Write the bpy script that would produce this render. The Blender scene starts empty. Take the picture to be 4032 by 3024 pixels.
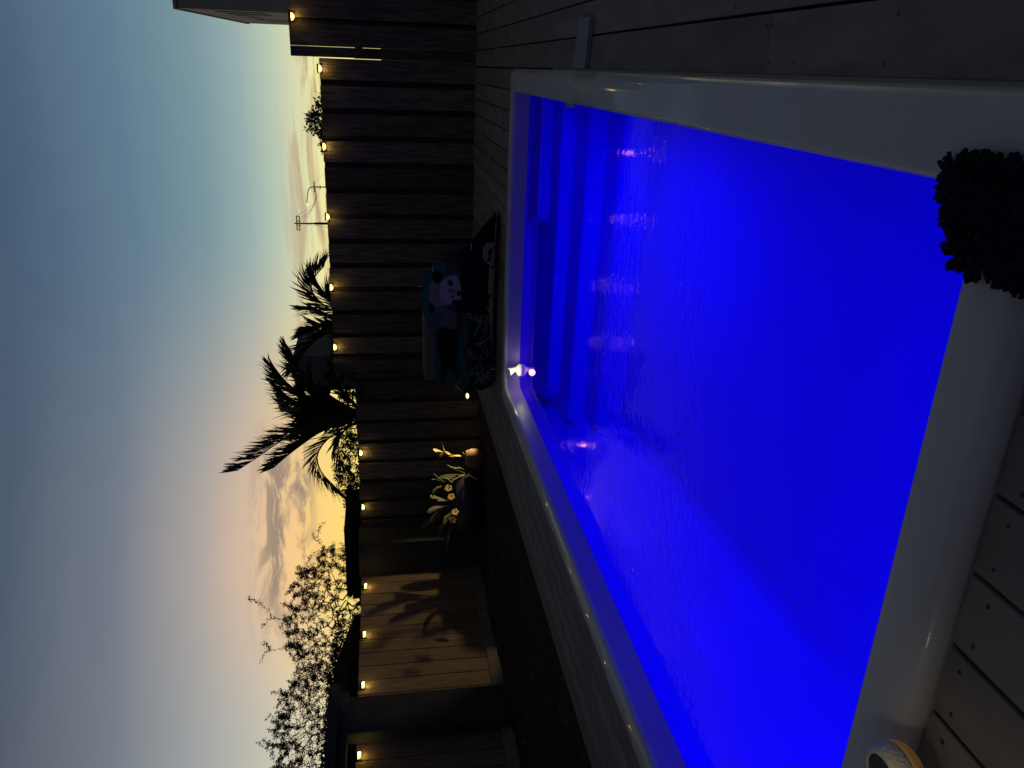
import bpy, math, random
from mathutils import Vector, Matrix, noise
R = math.radians
scene = bpy.context.scene
COL = scene.collection

# ---------------------------------------------------------------- camera
cam_data = bpy.data.cameras.new('camera')
cam = bpy.data.objects.new('camera', cam_data)
COL.objects.link(cam)
cam_data.sensor_width = 36.0
cam_data.lens = 27.866
cam_data.clip_start = 0.02
cam_data.clip_end = 2000
EYE = 1.15
# the phone was held upright and the picture is stored on its side: camera rolled by 90 degrees
ax = Vector((-528.0, 1262.0, -3120.985)).normalized()          # "away" in camera space
bx_ = Vector((-286.0, -7838.0, -3120.985)).normalized()        # "left" in camera space
X = -bx_; Y = ax; Z = X.cross(Y)
cam.matrix_world = Matrix(((X.x, X.y, X.z, 0), (Y.x, Y.y, Y.z, 0), (Z.x, Z.y, Z.z, EYE), (0, 0, 0, 1)))
scene.camera = cam

# ---------------------------------------------------------------- dusk sky
world = bpy.data.worlds.new('World')
scene.world = world
world.use_nodes = True
nt = world.node_tree
for n in list(nt.nodes):
    nt.nodes.remove(n)
def lin(c):
    return tuple(((v / 255) / 12.92 if v / 255 <= 0.04045 else ((v / 255 + 0.055) / 1.055) ** 2.4) for v in c) + (1.0,)
W = nt.nodes; WL = nt.links
def wm(op, a, b=None, c=None, clamp=False):
    n = W.new('ShaderNodeMath'); n.operation = op; n.use_clamp = clamp
    for i, v in enumerate((a, b, c)):
        if v is None: continue
        if isinstance(v, (int, float)): n.inputs[i].default_value = v
        else: WL.new(v, n.inputs[i])
    return n.outputs[0]
def wramp(fac, stops):
    n = W.new('ShaderNodeValToRGB'); e = n.color_ramp.elements
    n.color_ramp.interpolation = 'B_SPLINE' if False else 'EASE'
    n.color_ramp.interpolation = 'LINEAR'
    while len(e) < len(stops): e.new(0.5)
    for el, (p, c) in zip(e, stops):
        el.position = p; el.color = lin(c)
    WL.new(fac, n.inputs[0]); return n.outputs[0]
def wmix(f, a, b, mode='MIX'):
    n = W.new('ShaderNodeMix'); n.data_type = 'RGBA'; n.blend_type = mode
    for s, v in ((n.inputs[0], f), (n.inputs[6], a), (n.inputs[7], b)):
        if isinstance(v, (int, float)): s.default_value = v
        elif isinstance(v, tuple): s.default_value = v
        else: WL.new(v, s)
    return n.outputs[2]
tc = W.new('ShaderNodeTexCoord')
sep = W.new('ShaderNodeSeparateXYZ'); WL.new(tc.outputs['Generated'], sep.inputs[0])
sx, sy, sz = sep.outputs
az = wm('ARCTAN2', sx, sy)                                   # radians, negative to the left of "away"
ramp_r = wramp(sz, [(0, (250, 238, 150)), (.062, (252, 243, 164)), (.085, (226, 224, 174)), (.115, (190, 203, 180)),
                    (.155, (147, 173, 172)), (.20, (118, 148, 158)), (.276, (92, 122, 144)), (.39, (64, 89, 114)), (.6, (54, 62, 78)), (1, (44, 47, 56))])
ramp_g = wramp(sz, [(0, (255, 212, 95)), (.05, (255, 222, 118)), (.087, (255, 211, 128)), (.12, (248, 203, 142)),
                    (.165, (218, 188, 160)), (.22, (170, 163, 157)), (.30, (113, 122, 136)), (.40, (72, 87, 109)), (.6, (54, 61, 76)), (1, (44, 47, 56))])
ramp_l = wramp(sz, [(0, (244, 222, 150)), (.05, (240, 220, 158)), (.09, (226, 214, 178)), (.155, (188, 187, 175)),
                    (.22, (155, 158, 160)), (.29, (115, 123, 134)), (.39, (76, 87, 104)), (.6, (54, 60, 74)), (1, (44, 47, 56))])
ramp_b = wramp(sz, [(0, (60, 60, 71)), (.2, (60, 62, 75)), (.5, (54, 58, 70)), (1, (44, 47, 56))])
def smooth(v, a, b):
    n = W.new('ShaderNodeMapRange'); n.interpolation_type = 'SMOOTHSTEP'
    WL.new(v, n.inputs[0]); n.inputs[1].default_value = a; n.inputs[2].default_value = b
    return n.outputs[0]
f_rg = smooth(az, R(-9), R(-33))
f_gl = smooth(az, R(-33), R(-46))
base = wmix(f_rg, ramp_r, ramp_g)
base = wmix(f_gl, base, ramp_l)
# streaky dusk clouds: noise laid along the horizon
comb = W.new('ShaderNodeCombineXYZ')
WL.new(wm('MULTIPLY', az, 5.0), comb.inputs[0]); WL.new(wm('MULTIPLY', sz, 46.0), comb.inputs[1]); WL.new(wm('MULTIPLY', az, 1.3), comb.inputs[2])
n1 = W.new('ShaderNodeTexNoise'); WL.new(comb.outputs[0], n1.inputs['Vector'])
n1.inputs['Scale'].default_value = 1.15; n1.inputs['Detail'].default_value = 6; n1.inputs['Roughness'].default_value = .62; n1.inputs['Distortion'].default_value = .9
cm = smooth(n1.outputs['Fac'], .45, .64)
win_r = wm('MULTIPLY', smooth(sz, .045, .07), smooth(sz, .125, .085))
win_g = wm('MULTIPLY', smooth(sz, .075, .105), smooth(sz, .165, .125))
lr = wm('MULTIPLY', win_r, wm('SUBTRACT', 1.0, smooth(az, R(-18), R(-24))))
base = wmix(wm('MULTIPLY', wm('MULTIPLY', cm, lr), .95), base, lin((184, 158, 124)))
comb2 = W.new('ShaderNodeCombineXYZ')
WL.new(wm('MULTIPLY', az, 13.0), comb2.inputs[0]); WL.new(wm('MULTIPLY', sz, 42.0), comb2.inputs[1]); comb2.inputs[2].default_value = 3.3
n3 = W.new('ShaderNodeTexNoise'); WL.new(comb2.outputs[0], n3.inputs['Vector'])
n3.inputs['Scale'].default_value = 1.0; n3.inputs['Detail'].default_value = 9; n3.inputs['Roughness'].default_value = .68; n3.inputs['Distortion'].default_value = .7
win_g = wm('MULTIPLY', smooth(sz, .080, .105), smooth(sz, .175, .135))
lg = wm('MULTIPLY', wm('MULTIPLY', win_g, smooth(az, R(-23), R(-28))), smooth(az, R(-41), R(-35)))
base = wmix(wm('MULTIPLY', wm('MULTIPLY', smooth(n3.outputs['Fac'], .41, .58), lg), .9), base, lin((150, 131, 118)))
# faint fine haze texture so that the gradient is not perfectly clean
n2 = W.new('ShaderNodeTexNoise'); WL.new(comb.outputs[0], n2.inputs['Vector']); n2.inputs['Scale'].default_value = .5; n2.inputs['Detail'].default_value = 4
base = wmix(wm('MULTIPLY', n2.outputs['Fac'], .05), base, lin((190, 170, 150)))
# away from the sunset the sky is dim blue
base = wmix(smooth(sz, -.004, -.03), base, (.012, .013, .016, 1))
away = smooth(wm('ABSOLUTE', wm('ADD', az, R(24))), R(38), R(75))
base = wmix(away, base, ramp_b)
bg = W.new('ShaderNodeBackground'); WL.new(base, bg.inputs[0]); bg.inputs[1].default_value = 1.0
out = W.new('ShaderNodeOutputWorld'); WL.new(bg.outputs[0], out.inputs[0])

scene.view_settings.view_transform = 'Standard'
scene.view_settings.look = 'None'
scene.view_settings.exposure = 0
scene.view_settings.gamma = 1
scene.render.engine = 'CYCLES'
cyc = scene.cycles
cyc.use_denoising = True
cyc.max_bounces = 10; cyc.diffuse_bounces = 4; cyc.glossy_bounces = 4; cyc.transmission_bounces = 8; cyc.transparent_max_bounces = 12
cyc.sample_clamp_indirect = 4.0
cyc.caustics_refractive = True
cyc.blur_glossy = 0.0

# ---------------------------------------------------------------- helpers
rnd = random.Random(7)
MATS = {}
def mat(name, color, rough=.7, spec=.4, var=0, var_scale=4, var_stretch=(1, 1, 1), bump=0, bump_scale=30, tone=False,
        emit=None, emit_s=0, col_attr=None, metal=0, dark=None, rough_var=0, coat=0, trans=0):
    m = bpy.data.materials.new(name); m.use_nodes = True; MATS[name] = m
    N = m.node_tree.nodes; L = m.node_tree.links
    p = N['Principled BSDF']
    p.inputs['Base Color'].default_value = (*color, 1); p.inputs['Roughness'].default_value = rough
    p.inputs['Specular IOR Level'].default_value = spec; p.inputs['Metallic'].default_value = metal
    p.inputs['Coat Weight'].default_value = coat; p.inputs['Coat Roughness'].default_value = .05
    if trans: p.inputs['Transmission Weight'].default_value = trans
    t = N.new('ShaderNodeTexCoord'); mp = N.new('ShaderNodeMapping'); mp.inputs['Scale'].default_value = var_stretch
    L.new(t.outputs['Object'], mp.inputs[0])
    src = None
    if col_attr:
        a = N.new('ShaderNodeAttribute'); a.attribute_name = col_attr; src = a.outputs['Color']
    if var:
        nz = N.new('ShaderNodeTexNoise'); nz.inputs['Scale'].default_value = var_scale; nz.inputs['Detail'].default_value = 5
        L.new(mp.outputs[0], nz.inputs['Vector'])
        mx = N.new('ShaderNodeMix'); mx.data_type = 'RGBA'; mx.blend_type = 'MULTIPLY'; mx.inputs[0].default_value = 1
        if src: L.new(src, mx.inputs[6])
        else: mx.inputs[6].default_value = (*color, 1)
        mr = N.new('ShaderNodeMapRange'); mr.inputs[1].default_value = .3; mr.inputs[2].default_value = .7
        mr.inputs[3].default_value = 1 - var; mr.inputs[4].default_value = 1 + var
        L.new(nz.outputs['Fac'], mr.inputs[0]); L.new(mr.outputs[0], mx.inputs[7]); src = mx.outputs[2]
        if rough_var:
            m2 = N.new('ShaderNodeMapRange'); m2.inputs[1].default_value = .4; m2.inputs[2].default_value = .6
            m2.inputs[3].default_value = max(.02, rough - rough_var); m2.inputs[4].default_value = rough + rough_var
            L.new(nz.outputs['Fac'], m2.inputs[0]); L.new(m2.outputs[0], p.inputs['Roughness'])
    if tone:
        a = N.new('ShaderNodeAttribute'); a.attribute_name = 'tone'
        mx = N.new('ShaderNodeMix'); mx.data_type = 'RGBA'; mx.blend_type = 'MULTIPLY'; mx.inputs[0].default_value = 1
        if src: L.new(src, mx.inputs[6])
        else: mx.inputs[6].default_value = (*color, 1)
        L.new(a.outputs['Color'], mx.inputs[7]); src = mx.outputs[2]
    if src: L.new(src, p.inputs['Base Color'])
    if bump:
        nb = N.new('ShaderNodeTexNoise'); nb.inputs['Scale'].default_value = bump_scale; nb.inputs['Detail'].default_value = 4
        L.new(mp.outputs[0], nb.inputs['Vector'])
        b = N.new('ShaderNodeBump'); b.inputs['Strength'].default_value = bump; b.inputs['Distance'].default_value = .01
        L.new(nb.outputs['Fac'], b.inputs['Height']); L.new(b.outputs[0], p.inputs['Normal'])
    if emit:
        p.inputs['Emission Color'].default_value = (*emit, 1); p.inputs['Emission Strength'].default_value = emit_s
    return m

class MB:
    def __init__(s): s.v = []; s.f = []; s.t = []
    def add(s, vs, fs, tone=1.0):
        o = len(s.v); s.v += [tuple(v) for v in vs]
        for f in fs: s.f.append([i + o for i in f]); s.t.append(tone)
    def box(s, x0, x1, y0, y1, z0, z1, tone=1.0):
        s.add([(x0, y0, z0), (x1, y0, z0), (x1, y1, z0), (x0, y1, z0), (x0, y0, z1), (x1, y0, z1), (x1, y1, z1), (x0, y1, z1)],
              [(0, 3, 2, 1), (4, 5, 6, 7), (0, 1, 5, 4), (1, 2, 6, 5), (2, 3, 7, 6), (3, 0, 4, 7)], tone)
    def board(s, x0, x1, y0, y1, z0, z1, tone=1.0, c=.003):
        # box with eased long top edges (boards run along y)
        vs = []
        for y in (y0, y1):
            vs += [(x0, y, z0), (x1, y, z0), (x1, y, z1 - c), (x1 - c, y, z1), (x0 + c, y, z1), (x0, y, z1 - c)]
        fs = [(0, 1, 2, 3, 4, 5)[::-1], (6, 7, 8, 9, 10, 11)] + [(i, (i + 1) % 6, (i + 1) % 6 + 6, i + 6) for i in range(6)]
        s.add(vs, [tuple(f) for f in fs], tone)
    def tube(s, pts, rads, n=8, tone=1.0, cap=True):
        pts = [Vector(p) for p in pts]; rings = []
        if isinstance(rads, (int, float)): rads = [rads] * len(pts)
        prev = None
        for i, p in enumerate(pts):
            d = (pts[min(i + 1, len(pts) - 1)] - pts[max(i - 1, 0)]).normalized()
            a = prev if prev is not None else (Vector((0, 0, 1)) if abs(d.z) < .9 else Vector((1, 0, 0)))
            u = (a - d * a.dot(d)).normalized(); w = d.cross(u); prev = u
            rings.append([p + (u * math.cos(2 * math.pi * k / n) + w * math.sin(2 * math.pi * k / n)) * rads[i] for k in range(n)])
        vs = [v for r in rings for v in r]; fs = []
        for i in range(len(pts) - 1):
            for k in range(n):
                fs.append((i * n + k, i * n + (k + 1) % n, (i + 1) * n + (k + 1) % n, (i + 1) * n + k))
        if cap: fs += [tuple(range(n))[::-1], tuple(range((len(pts) - 1) * n, len(pts) * n))]
        s.add(vs, fs, tone)
    def lathe(s, prof, c=(0, 0, 0), n=24, M=None, tone=1.0):
        # prof: (r, z) list
        vs = []; fs = []
        for r, z in prof:
            for k in range(n):
                v = Vector((r * math.cos(2 * math.pi * k / n), r * math.sin(2 * math.pi * k / n), z))
                if M is not None: v = M @ v
                vs.append(v + Vector(c))
        for i in range(len(prof) - 1):
            for k in range(n):
                fs.append((i * n + k, i * n + (k + 1) % n, (i + 1) * n + (k + 1) % n, (i + 1) * n + k))
        s.add(vs, fs, tone)
    def build(s, name, material, parent=None, smooth=False, loc=None):
        me = bpy.data.meshes.new(name); vs = s.v
        if loc is not None: vs = [(v[0] - loc[0], v[1] - loc[1], v[2] - loc[2]) for v in vs]
        me.from_pydata(vs, [], s.f); me.validate(); me.update()
        if len(me.polygons) == len(s.f):
            a = me.color_attributes.new('tone', 'FLOAT_COLOR', 'CORNER')
            for p, t in zip(me.polygons, s.t):
                cc = (t, t, t, 1) if not isinstance(t, tuple) else (*t, 1)
                for li in p.loop_indices: a.data[li].color = cc
        me.materials.append(MATS[material])
        for p in me.polygons: p.use_smooth = smooth
        o = bpy.data.objects.new(name, me); COL.objects.link(o)
        if parent is not None:
            o.parent = parent
            if loc is None: o.location = -Vector(parent['_w']) if '_w' in parent else (0, 0, 0)
        elif loc is not None: o.location = loc
        return o
def empty(name, loc=(0, 0, 0)):
    o = bpy.data.objects.new(name, None); COL.objects.link(o); o.location = loc; o.empty_display_size = .1
    o['_w'] = tuple(loc); return o
def tag(o, label=None, cat=None, group=None, kind=None):
    if label: o['label'] = label
    if cat: o['category'] = cat
    if group: o['group'] = group
    if kind: o['kind'] = kind
    return o
def light(name, loc, energy, color, radius=.02, parent=None, kind='POINT', direction=None, spot=60, blend=.5):
    d = bpy.data.lights.new(name, kind); d.energy = energy; d.color = color; d.shadow_soft_size = radius
    if kind == 'SPOT': d.spot_size = R(spot); d.spot_blend = blend
    o = bpy.data.objects.new(name, d); COL.objects.link(o)
    if direction is not None: o.rotation_mode = 'QUATERNION'; o.rotation_quaternion = Vector(direction).to_track_quat('-Z', 'Y')
    if parent is not None: o.parent = parent; o.location = Vector(loc) - Vector(parent['_w'])
    else: o.location = loc
    return o

# ---------------------------------------------------------------- materials
mat('deck_wood', (.21, .188, .168), rough=.62, spec=.3, var=.26, var_scale=3.5, var_stretch=(3, .8, 3), bump=.15, bump_scale=30, tone=True)
mat('deck_edge', (.15, .125, .10), rough=.7, var=.25, var_scale=9, var_stretch=(6, .5, 6), tone=True)
mat('hatch_wood', (.25, .26, .27), rough=.6, var=.25, var_scale=30, var_stretch=(1, 6, 1))
mat('screw', (.02, .02, .02), rough=.5)
mat('under_deck', (.01, .01, .01), rough=.9)
mat('acrylic', (.56, .56, .56), rough=.42, spec=.4, coat=.3, var=.10, var_scale=1.9, rough_var=.16, bump=.02, bump_scale=6)
mat('basin', (.34, .24, .93), rough=.35, var=.03, var_scale=2)  # white shell; part of the blue underwater light is put into this colour
mat('fence_wood', (.115, .096, .084), rough=.8, spec=.12, var=.5, var_scale=5, var_stretch=(9, 9, .8), bump=.3, bump_scale=20, tone=True)
mat('fence_back', (.05, .042, .036), rough=.85, var=.2, tone=True)
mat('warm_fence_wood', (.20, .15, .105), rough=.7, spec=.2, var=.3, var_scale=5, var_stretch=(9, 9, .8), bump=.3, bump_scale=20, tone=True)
mat('pergola_paint', (.05, .052, .06), rough=.8, spec=.1, var=.15, var_scale=6)
mat('plinth', (.20, .19, .17), rough=.85, var=.3, var_scale=14, bump=.3)
mat('soil', (.012, .010, .009), rough=.95, var=.5, var_scale=30, bump=.8, bump_scale=60)
mat('ground', (.03, .035, .02), rough=.95, var=.4, var_scale=.6)
mat('pebble', (.07, .065, .06), rough=.8, tone=True)
mat('lamp_black', (.015, .015, .017), rough=.4)
mat('lamp_glow', (.9, .6, .2), rough=.4, emit=(1.0, .62, .08), emit_s=4.2)
mat('lamp_core', (.9, .8, .5), rough=.4, emit=(1.0, .84, .35), emit_s=16)
mat('spot_glow', (.9, .8, .5), emit=(1.0, .78, .25), emit_s=4)
mat('house_wall', (.58, .50, .44), rough=.85, var=.12, var_scale=1.5, bump=.15)
mat('slot_dark', (.012, .012, .015), rough=.3)
mat('far_wall', (.12, .125, .13), rough=.85, var=.1)
mat('shed_wall', (.02, .019, .02), rough=.85, var=.2)
mat('roof_dark', (.035, .032, .03), rough=.8, var=.2)
mat('bark', (.02, .018, .014), rough=.9, var=.3)
mat('leaf', (.030, .045, .018), rough=.7, spec=.2, tone=True)
mat('palm_leaf', (.028, .045, .018), rough=.6, spec=.25, tone=True)
mat('pole_wood', (.02, .014, .014), rough=.8)
mat('wire', (.06, .055, .05), rough=.6)
mat('street_glow', (1, 1, .8), emit=(1, .98, .6), emit_s=1.4)
mat('towel_print', (.3, .3, .3), rough=.95, spec=.05, col_attr='print', var=.25, var_scale=70, bump=.6, bump_scale=160)
mat('rack_metal', (.12, .12, .13), rough=.4, metal=.8)
mat('peg', (.62, .60, .56), rough=.5)
mat('sock', (.30, .26, .32), rough=.95, bump=.5, bump_scale=120)
mat('garment', (.004, .004, .006), rough=.95, bump=.4, bump_scale=40)
mat('box_grey', (.15, .14, .155), rough=.7, var=.12, var_scale=6)
mat('mat_pile', (.010, .013, .036), rough=.9, spec=.1, tone=True)
mat('planter_blue', (.02, .024, .05), rough=.45, var=.15, var_scale=5)
mat('pot_tan', (.26, .17, .09), rough=.6, var=.15)
mat('croton', (.62, .48, .12), rough=.5, var=.75, var_scale=70)
mat('croton_dark', (.05, .07, .02), rough=.5)
mat('lily', (.10, .14, .04), rough=.45, tone=True)
mat('petal', (.90, .66, .26), rough=.6, var=.12, var_scale=30)
mat('petal_core', (.18, .06, .03), rough=.6)
mat('ring_white', (.62, .58, .50), rough=.35, bump=.5, bump_scale=90, var=.06)
mat('base_painted_light', (.5, .33, .15), rough=.5, emit=(1, .5, .12), emit_s=.05)  # warm light on the ball's underside, put in as orange colour and emission
mat('drop', (.8, .8, .75), rough=.05, spec=.9)
mat('ring_dark', (.05, .055, .075), rough=.4)
mat('fixture_white', (.8, .8, .76), rough=.3)
mat('fixture_glow', (.9, .9, .7), emit=(1, .93, .5), emit_s=.6)
mat('fixture_dark', (.05, .05, .03), rough=.4)
mat('pool_led', (.1, .1, .9), emit=(0.012, 0.0, 1.0), emit_s=228)
mat('pool_led_dim', (.1, .1, .9), emit=(0.012, 0.0, 1.0), emit_s=74)
mat('grille', (.25, .26, .28), rough=.4)
# pool water: one refracting surface, slightly blue, with small wind ripples
mw = bpy.data.materials.new('water'); mw.use_nodes = True; MATS['water'] = mw
N = mw.node_tree.nodes; L = mw.node_tree.links
for n in list(N): N.remove(n)
gl = N.new('ShaderNodeBsdfRefraction'); gl.inputs['IOR'].default_value = 1.333; gl.inputs['Roughness'].default_value = 0.0
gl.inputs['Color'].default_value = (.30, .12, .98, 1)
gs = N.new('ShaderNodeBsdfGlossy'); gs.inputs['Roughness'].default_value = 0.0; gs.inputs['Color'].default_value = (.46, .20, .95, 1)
fr = N.new('ShaderNodeFresnel'); fr.inputs['IOR'].default_value = 1.333
mxs = N.new('ShaderNodeMixShader'); L.new(fr.outputs[0], mxs.inputs[0]); L.new(gl.outputs[0], mxs.inputs[1]); L.new(gs.outputs[0], mxs.inputs[2])
t = N.new('ShaderNodeTexCoord'); mp = N.new('ShaderNodeMapping'); L.new(t.outputs['Object'], mp.inputs[0])
mp.inputs['Scale'].default_value = (.75, 1.2, 1)
nz = N.new('ShaderNodeTexNoise'); nz.inputs['Scale'].default_value = 20; nz.inputs['Detail'].default_value = 3; nz.inputs['Distortion'].default_value = .5
L.new(mp.outputs[0], nz.inputs['Vector'])
nz2 = N.new('ShaderNodeTexNoise'); nz2.inputs['Scale'].default_value = 1.1; nz2.inputs['Detail'].default_value = 1; L.new(mp.outputs[0], nz2.inputs['Vector'])
mr = N.new('ShaderNodeMapRange'); mr.inputs[1].default_value = .40; mr.inputs[2].default_value = .62; mr.inputs[3].default_value = .10; mr.inputs[4].default_value = 1.0
L.new(nz2.outputs['Fac'], mr.inputs[0])
# the breeze only reaches the open middle of the pool
sp = N.new('ShaderNodeSeparateXYZ'); L.new(t.outputs['Object'], sp.inputs[0])
m3 = N.new('ShaderNodeMapRange'); m3.inputs[1].default_value = 2.2; m3.inputs[2].default_value = 3.8; m3.inputs[3].default_value = .10; m3.inputs[4].default_value = 1
L.new(sp.outputs[1], m3.inputs[0])
m4 = N.new('ShaderNodeMapRange'); m4.inputs[1].default_value = 5.5; m4.inputs[2].default_value = 4.2; m4.inputs[3].default_value = .06; m4.inputs[4].default_value = 1
L.new(sp.outputs[1], m4.inputs[0])
mm = N.new('ShaderNodeMath'); mm.operation = 'MULTIPLY'; L.new(mr.outputs[0], mm.inputs[0]); L.new(m3.outputs[0], mm.inputs[1]); mm_ = N.new('ShaderNodeMath'); mm_.operation = 'MULTIPLY'; L.new(mm.outputs[0], mm_.inputs[0]); L.new(m4.outputs[0], mm_.inputs[1]); mm = mm_
bp = N.new('ShaderNodeBump'); bp.inputs['Distance'].default_value = .0042; L.new(mm.outputs[0], bp.inputs['Strength']); L.new(nz.outputs['Fac'], bp.inputs['Height'])
for q_ in (gl, gs, fr): L.new(bp.outputs[0], q_.inputs['Normal'])
om = N.new('ShaderNodeOutputMaterial'); L.new(mxs.outputs[0], om.inputs[0])

# ---------------------------------------------------------------- ground, garden bed
b = MB(); S = 400; x0, x1, y0, y1, z = -3.2, .12, .9, 7.4, -.34
b.add([(-S, -S, z), (S, -S, z), (S, S, z), (-S, S, z), (x0, y0, z), (x1, y0, z), (x1, y1, z), (x0, y1, z)],
      [(0, 1, 5, 4), (1, 2, 6, 5), (2, 3, 7, 6), (3, 0, 4, 7)])
tag(b.build('ground', 'ground'), kind='structure')
b = MB()
nx, ny = 30, 110
for j in range(ny + 1):
    for i in range(nx + 1):
        x = -6.78 + 2.94 * i / nx; y = -1.0 + 11.15 * j / ny
        zz = -.13 + .03 * noise.noise(Vector((x * 2.3, y * 2.3, 0))) + .02 * noise.noise(Vector((x * 9, y * 9, 3)))
        b.v.append((x, y, zz))
for j in range(ny):
    for i in range(nx):
        a = j * (nx + 1) + i; b.f.append([a, a + 1, a + nx + 2, a + nx + 1]); b.t.append(1.0)
tag(b.build('garden_bed', 'soil', smooth=True), kind='structure')
b = MB()
for k in range(900):
    x = rnd.uniform(-6.7, -3.9); y = rnd.uniform(1.5, 10.0); r = rnd.uniform(.004, .016)
    zz = -.13 + .03 * noise.noise(Vector((x * 2.3, y * 2.3, 0))) + .02 * noise.noise(Vector((x * 9, y * 9, 3)))
    q = Matrix.Rotation(rnd.uniform(0, 6.28), 3, 'Z') @ Matrix.Rotation(rnd.uniform(-.6, .6), 3, 'X')
    vs = [q @ Vector(v) * r for v in ((1.6, 0, 0), (0, 1, 0), (-1.4, 0, .1), (0, -1, 0), (0.1, 0, .8), (0, 0, -.8))]
    vs = [v + Vector((x, y, zz + r * .4)) for v in vs]
    b.add(vs, [(0, 1, 4), (1, 2, 4), (2, 3, 4), (3, 0, 4), (1, 0, 5), (2, 1, 5), (3, 2, 5), (0, 3, 5)], rnd.choice([.3, .5, .7, 1.2, 2.6]))
tag(b.build('pebbles', 'pebble'), kind='stuff')

# ---------------------------------------------------------------- deck
b = MB(); scr = MB(); edge = MB()
G = .005

def tn(): return rnd.uniform(.82, 1.16)
def screws(xc, w, y):
    for dx in (-w * .3, w * .3):
        x = xc + dx + rnd.uniform(-.006, .006); yy = y + rnd.uniform(-.012, .012); r = rnd.uniform(.0044, .0064)
        scr.add([(x + r * math.cos(k * 1.047), yy + r * math.sin(k * 1.047), .0012) for k in range(6)] + [(x, yy, .0012)], [(k, (k + 1) % 6, 6) for k in range(6)])
def plank(xa, xb, ya, yb, joints=()):
    ys = [ya] + [j for j in joints if ya < j < yb] + [yb]
    for k in range(len(ys) - 1):
        b.board(xa + G, xb - G, ys[k] + (.001 if k else 0), ys[k + 1] - (.001 if k < len(ys) - 2 else 0), -.028, 0, tn())
    w = xb - xa
    for j in joints:
        if ya < j < yb:
            screws((xa + xb) / 2, w, j + .022); screws((xa + xb) / 2, w, j - .022)
    y = math.ceil(ya / .45) * .45
    while y < yb - .05:
        if all(abs(y - j) > .12 for j in joints): screws((xa + xb) / 2, w, y)
        y += .45
P = .177
for k in range(0, 14):          # right of the pool
    jt = [2.42] if k == 0 else ([5.6] if k == 1 else [rnd.uniform(1, 9)])
    if k == 0: jt = [2.42, 7.9]
    plank(k * P + .004, (k + 1) * P + .004, -2.5, 10.15, jt)
for k in range(0, 17):          # in front of and behind the pool
    xa, xb = -(k + 1) * P, -k * P
    plank(xa - .022, xb - .022, -2.5, 1.172, [rnd.uniform(-2, .2)])
    screws((xa + xb) / 2 - .022, P, 1.125)
    if xb > -3.0: plank(max(xa, -2.99), xb, 7.112, 10.15, [rnd.choice([8.3, 9.05, 9.6])] if k % 2 else [])
for k, (xa, xb) in enumerate([(-3.236, -2.992), (-3.393, -3.236), (-3.55, -3.393), (-3.705, -3.55)]):
    if k == 0: xa, xb = -3.236, -2.996
    plank(xa, xb, -2.5, 10.15, [[5.2, 8.4], [3.4, 6.6], [4.9, 7.7], [3.3, 5.9]][k])
edge.board(-3.862, -3.705 - G, -2.5, 10.15, -.028, -.002, 1.0); edge.box(-3.86, -3.835, -2.5, 10.15, -.16, -.0285, .8)
deck = tag(b.build('deck', 'deck_wood'), kind='structure')
scr.build('deck_screws', 'screw', parent=deck)
edge.build('edge_board', 'deck_edge', parent=deck)
j = MB()
for x0_, x1_, y0_, y1_ in ((.06, 2.4, -2.5, 10.1), (-3.8, -3.1, -2.5, 10.1), (-3.1, .06, -2.5, 1.13), (-3.1, .06, 7.16, 10.1)):
    j.box(x0_, x1_, y0_, y1_, -.33, -.034)
j.build('deck_frame', 'under_deck', parent=deck)

# ---------------------------------------------------------------- swimming pool
def rounded(cs):
    # cs: (x, y, radius, n); returns a closed loop with a fixed number of points per corner
    out = []; n = len(cs)
    for i, (x, y, r, k) in enumerate(cs):
        p = Vector((x, y)); a = (Vector(cs[i - 1][:2]) - p).normalized(); c = (Vector(cs[(i + 1) % n][:2]) - p).normalized()
        s, e = p + a * r, p + c * r
        for q in range(k):
            t = q / (k - 1) if k > 1 else 0
            out.append(s * (1 - t) ** 2 + p * 2 * t * (1 - t) + e * t ** 2)
    return out
outer = rounded([(0, 1.183, .06, 8), (0, 7.105, .06, 8), (-2.985, 7.105, .17, 12), (-2.985, 1.183, .06, 8)])
inner = rounded([(-.18, 1.345, .03, 8), (-.18, 6.955, .03, 8), (-2.812, 6.925, .14, 12), (-2.812, 1.345, .03, 8)])
below = rounded([(-.172, 1.337, .03, 8), (-.172, 6.90, .03, 8), (-2.785, 6.89, .16, 12), (-2.785, 1.337, .03, 8)])
def resample(loop, m=8):
    # densify straight runs so that the long edges can waver a little
    out = []
    for i, p in enumerate(loop):
        q = loop[(i + 1) % len(loop)]; k = m if (q - p).length > .6 else 1
        for s in range(k): out.append(p.lerp(q, s / k))
    return out
seg = [8 if (inner[(i + 1) % len(inner)] - inner[i]).length > .6 else 1 for i in range(len(inner))]
def dens(loop):
    out = []
    for i, p in enumerate(loop):
        q = loop[(i + 1) % len(loop)]
        for s in range(seg[i]): out.append(p.lerp(q, s / seg[i]))
    return out
outer, inner, below = dens(outer), dens(inner), dens(below)
NL = len(outer)
def ringmesh(mb, rings, tone=1.0):
    o = len(mb.v)
    for r in rings: mb.v += [tuple(v) for v in r]
    for i in range(len(rings) - 1):
        for k in range(NL):
            mb.f.append([o + i * NL + k, o + i * NL + (k + 1) % NL, o + (i + 1) * NL + (k + 1) % NL, o + (i + 1) * NL + k]); mb.t.append(tone)
prof = [(.03, -.38), (.012, -.03), (0, .012), (.02, .026), (.07, .038), (.14, .045), (.24, .049), (.5, .050), (.88, .050), (.95, .048), (.985, .042), (1.0, .034), (1.003, .02)]
rings = []
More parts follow.
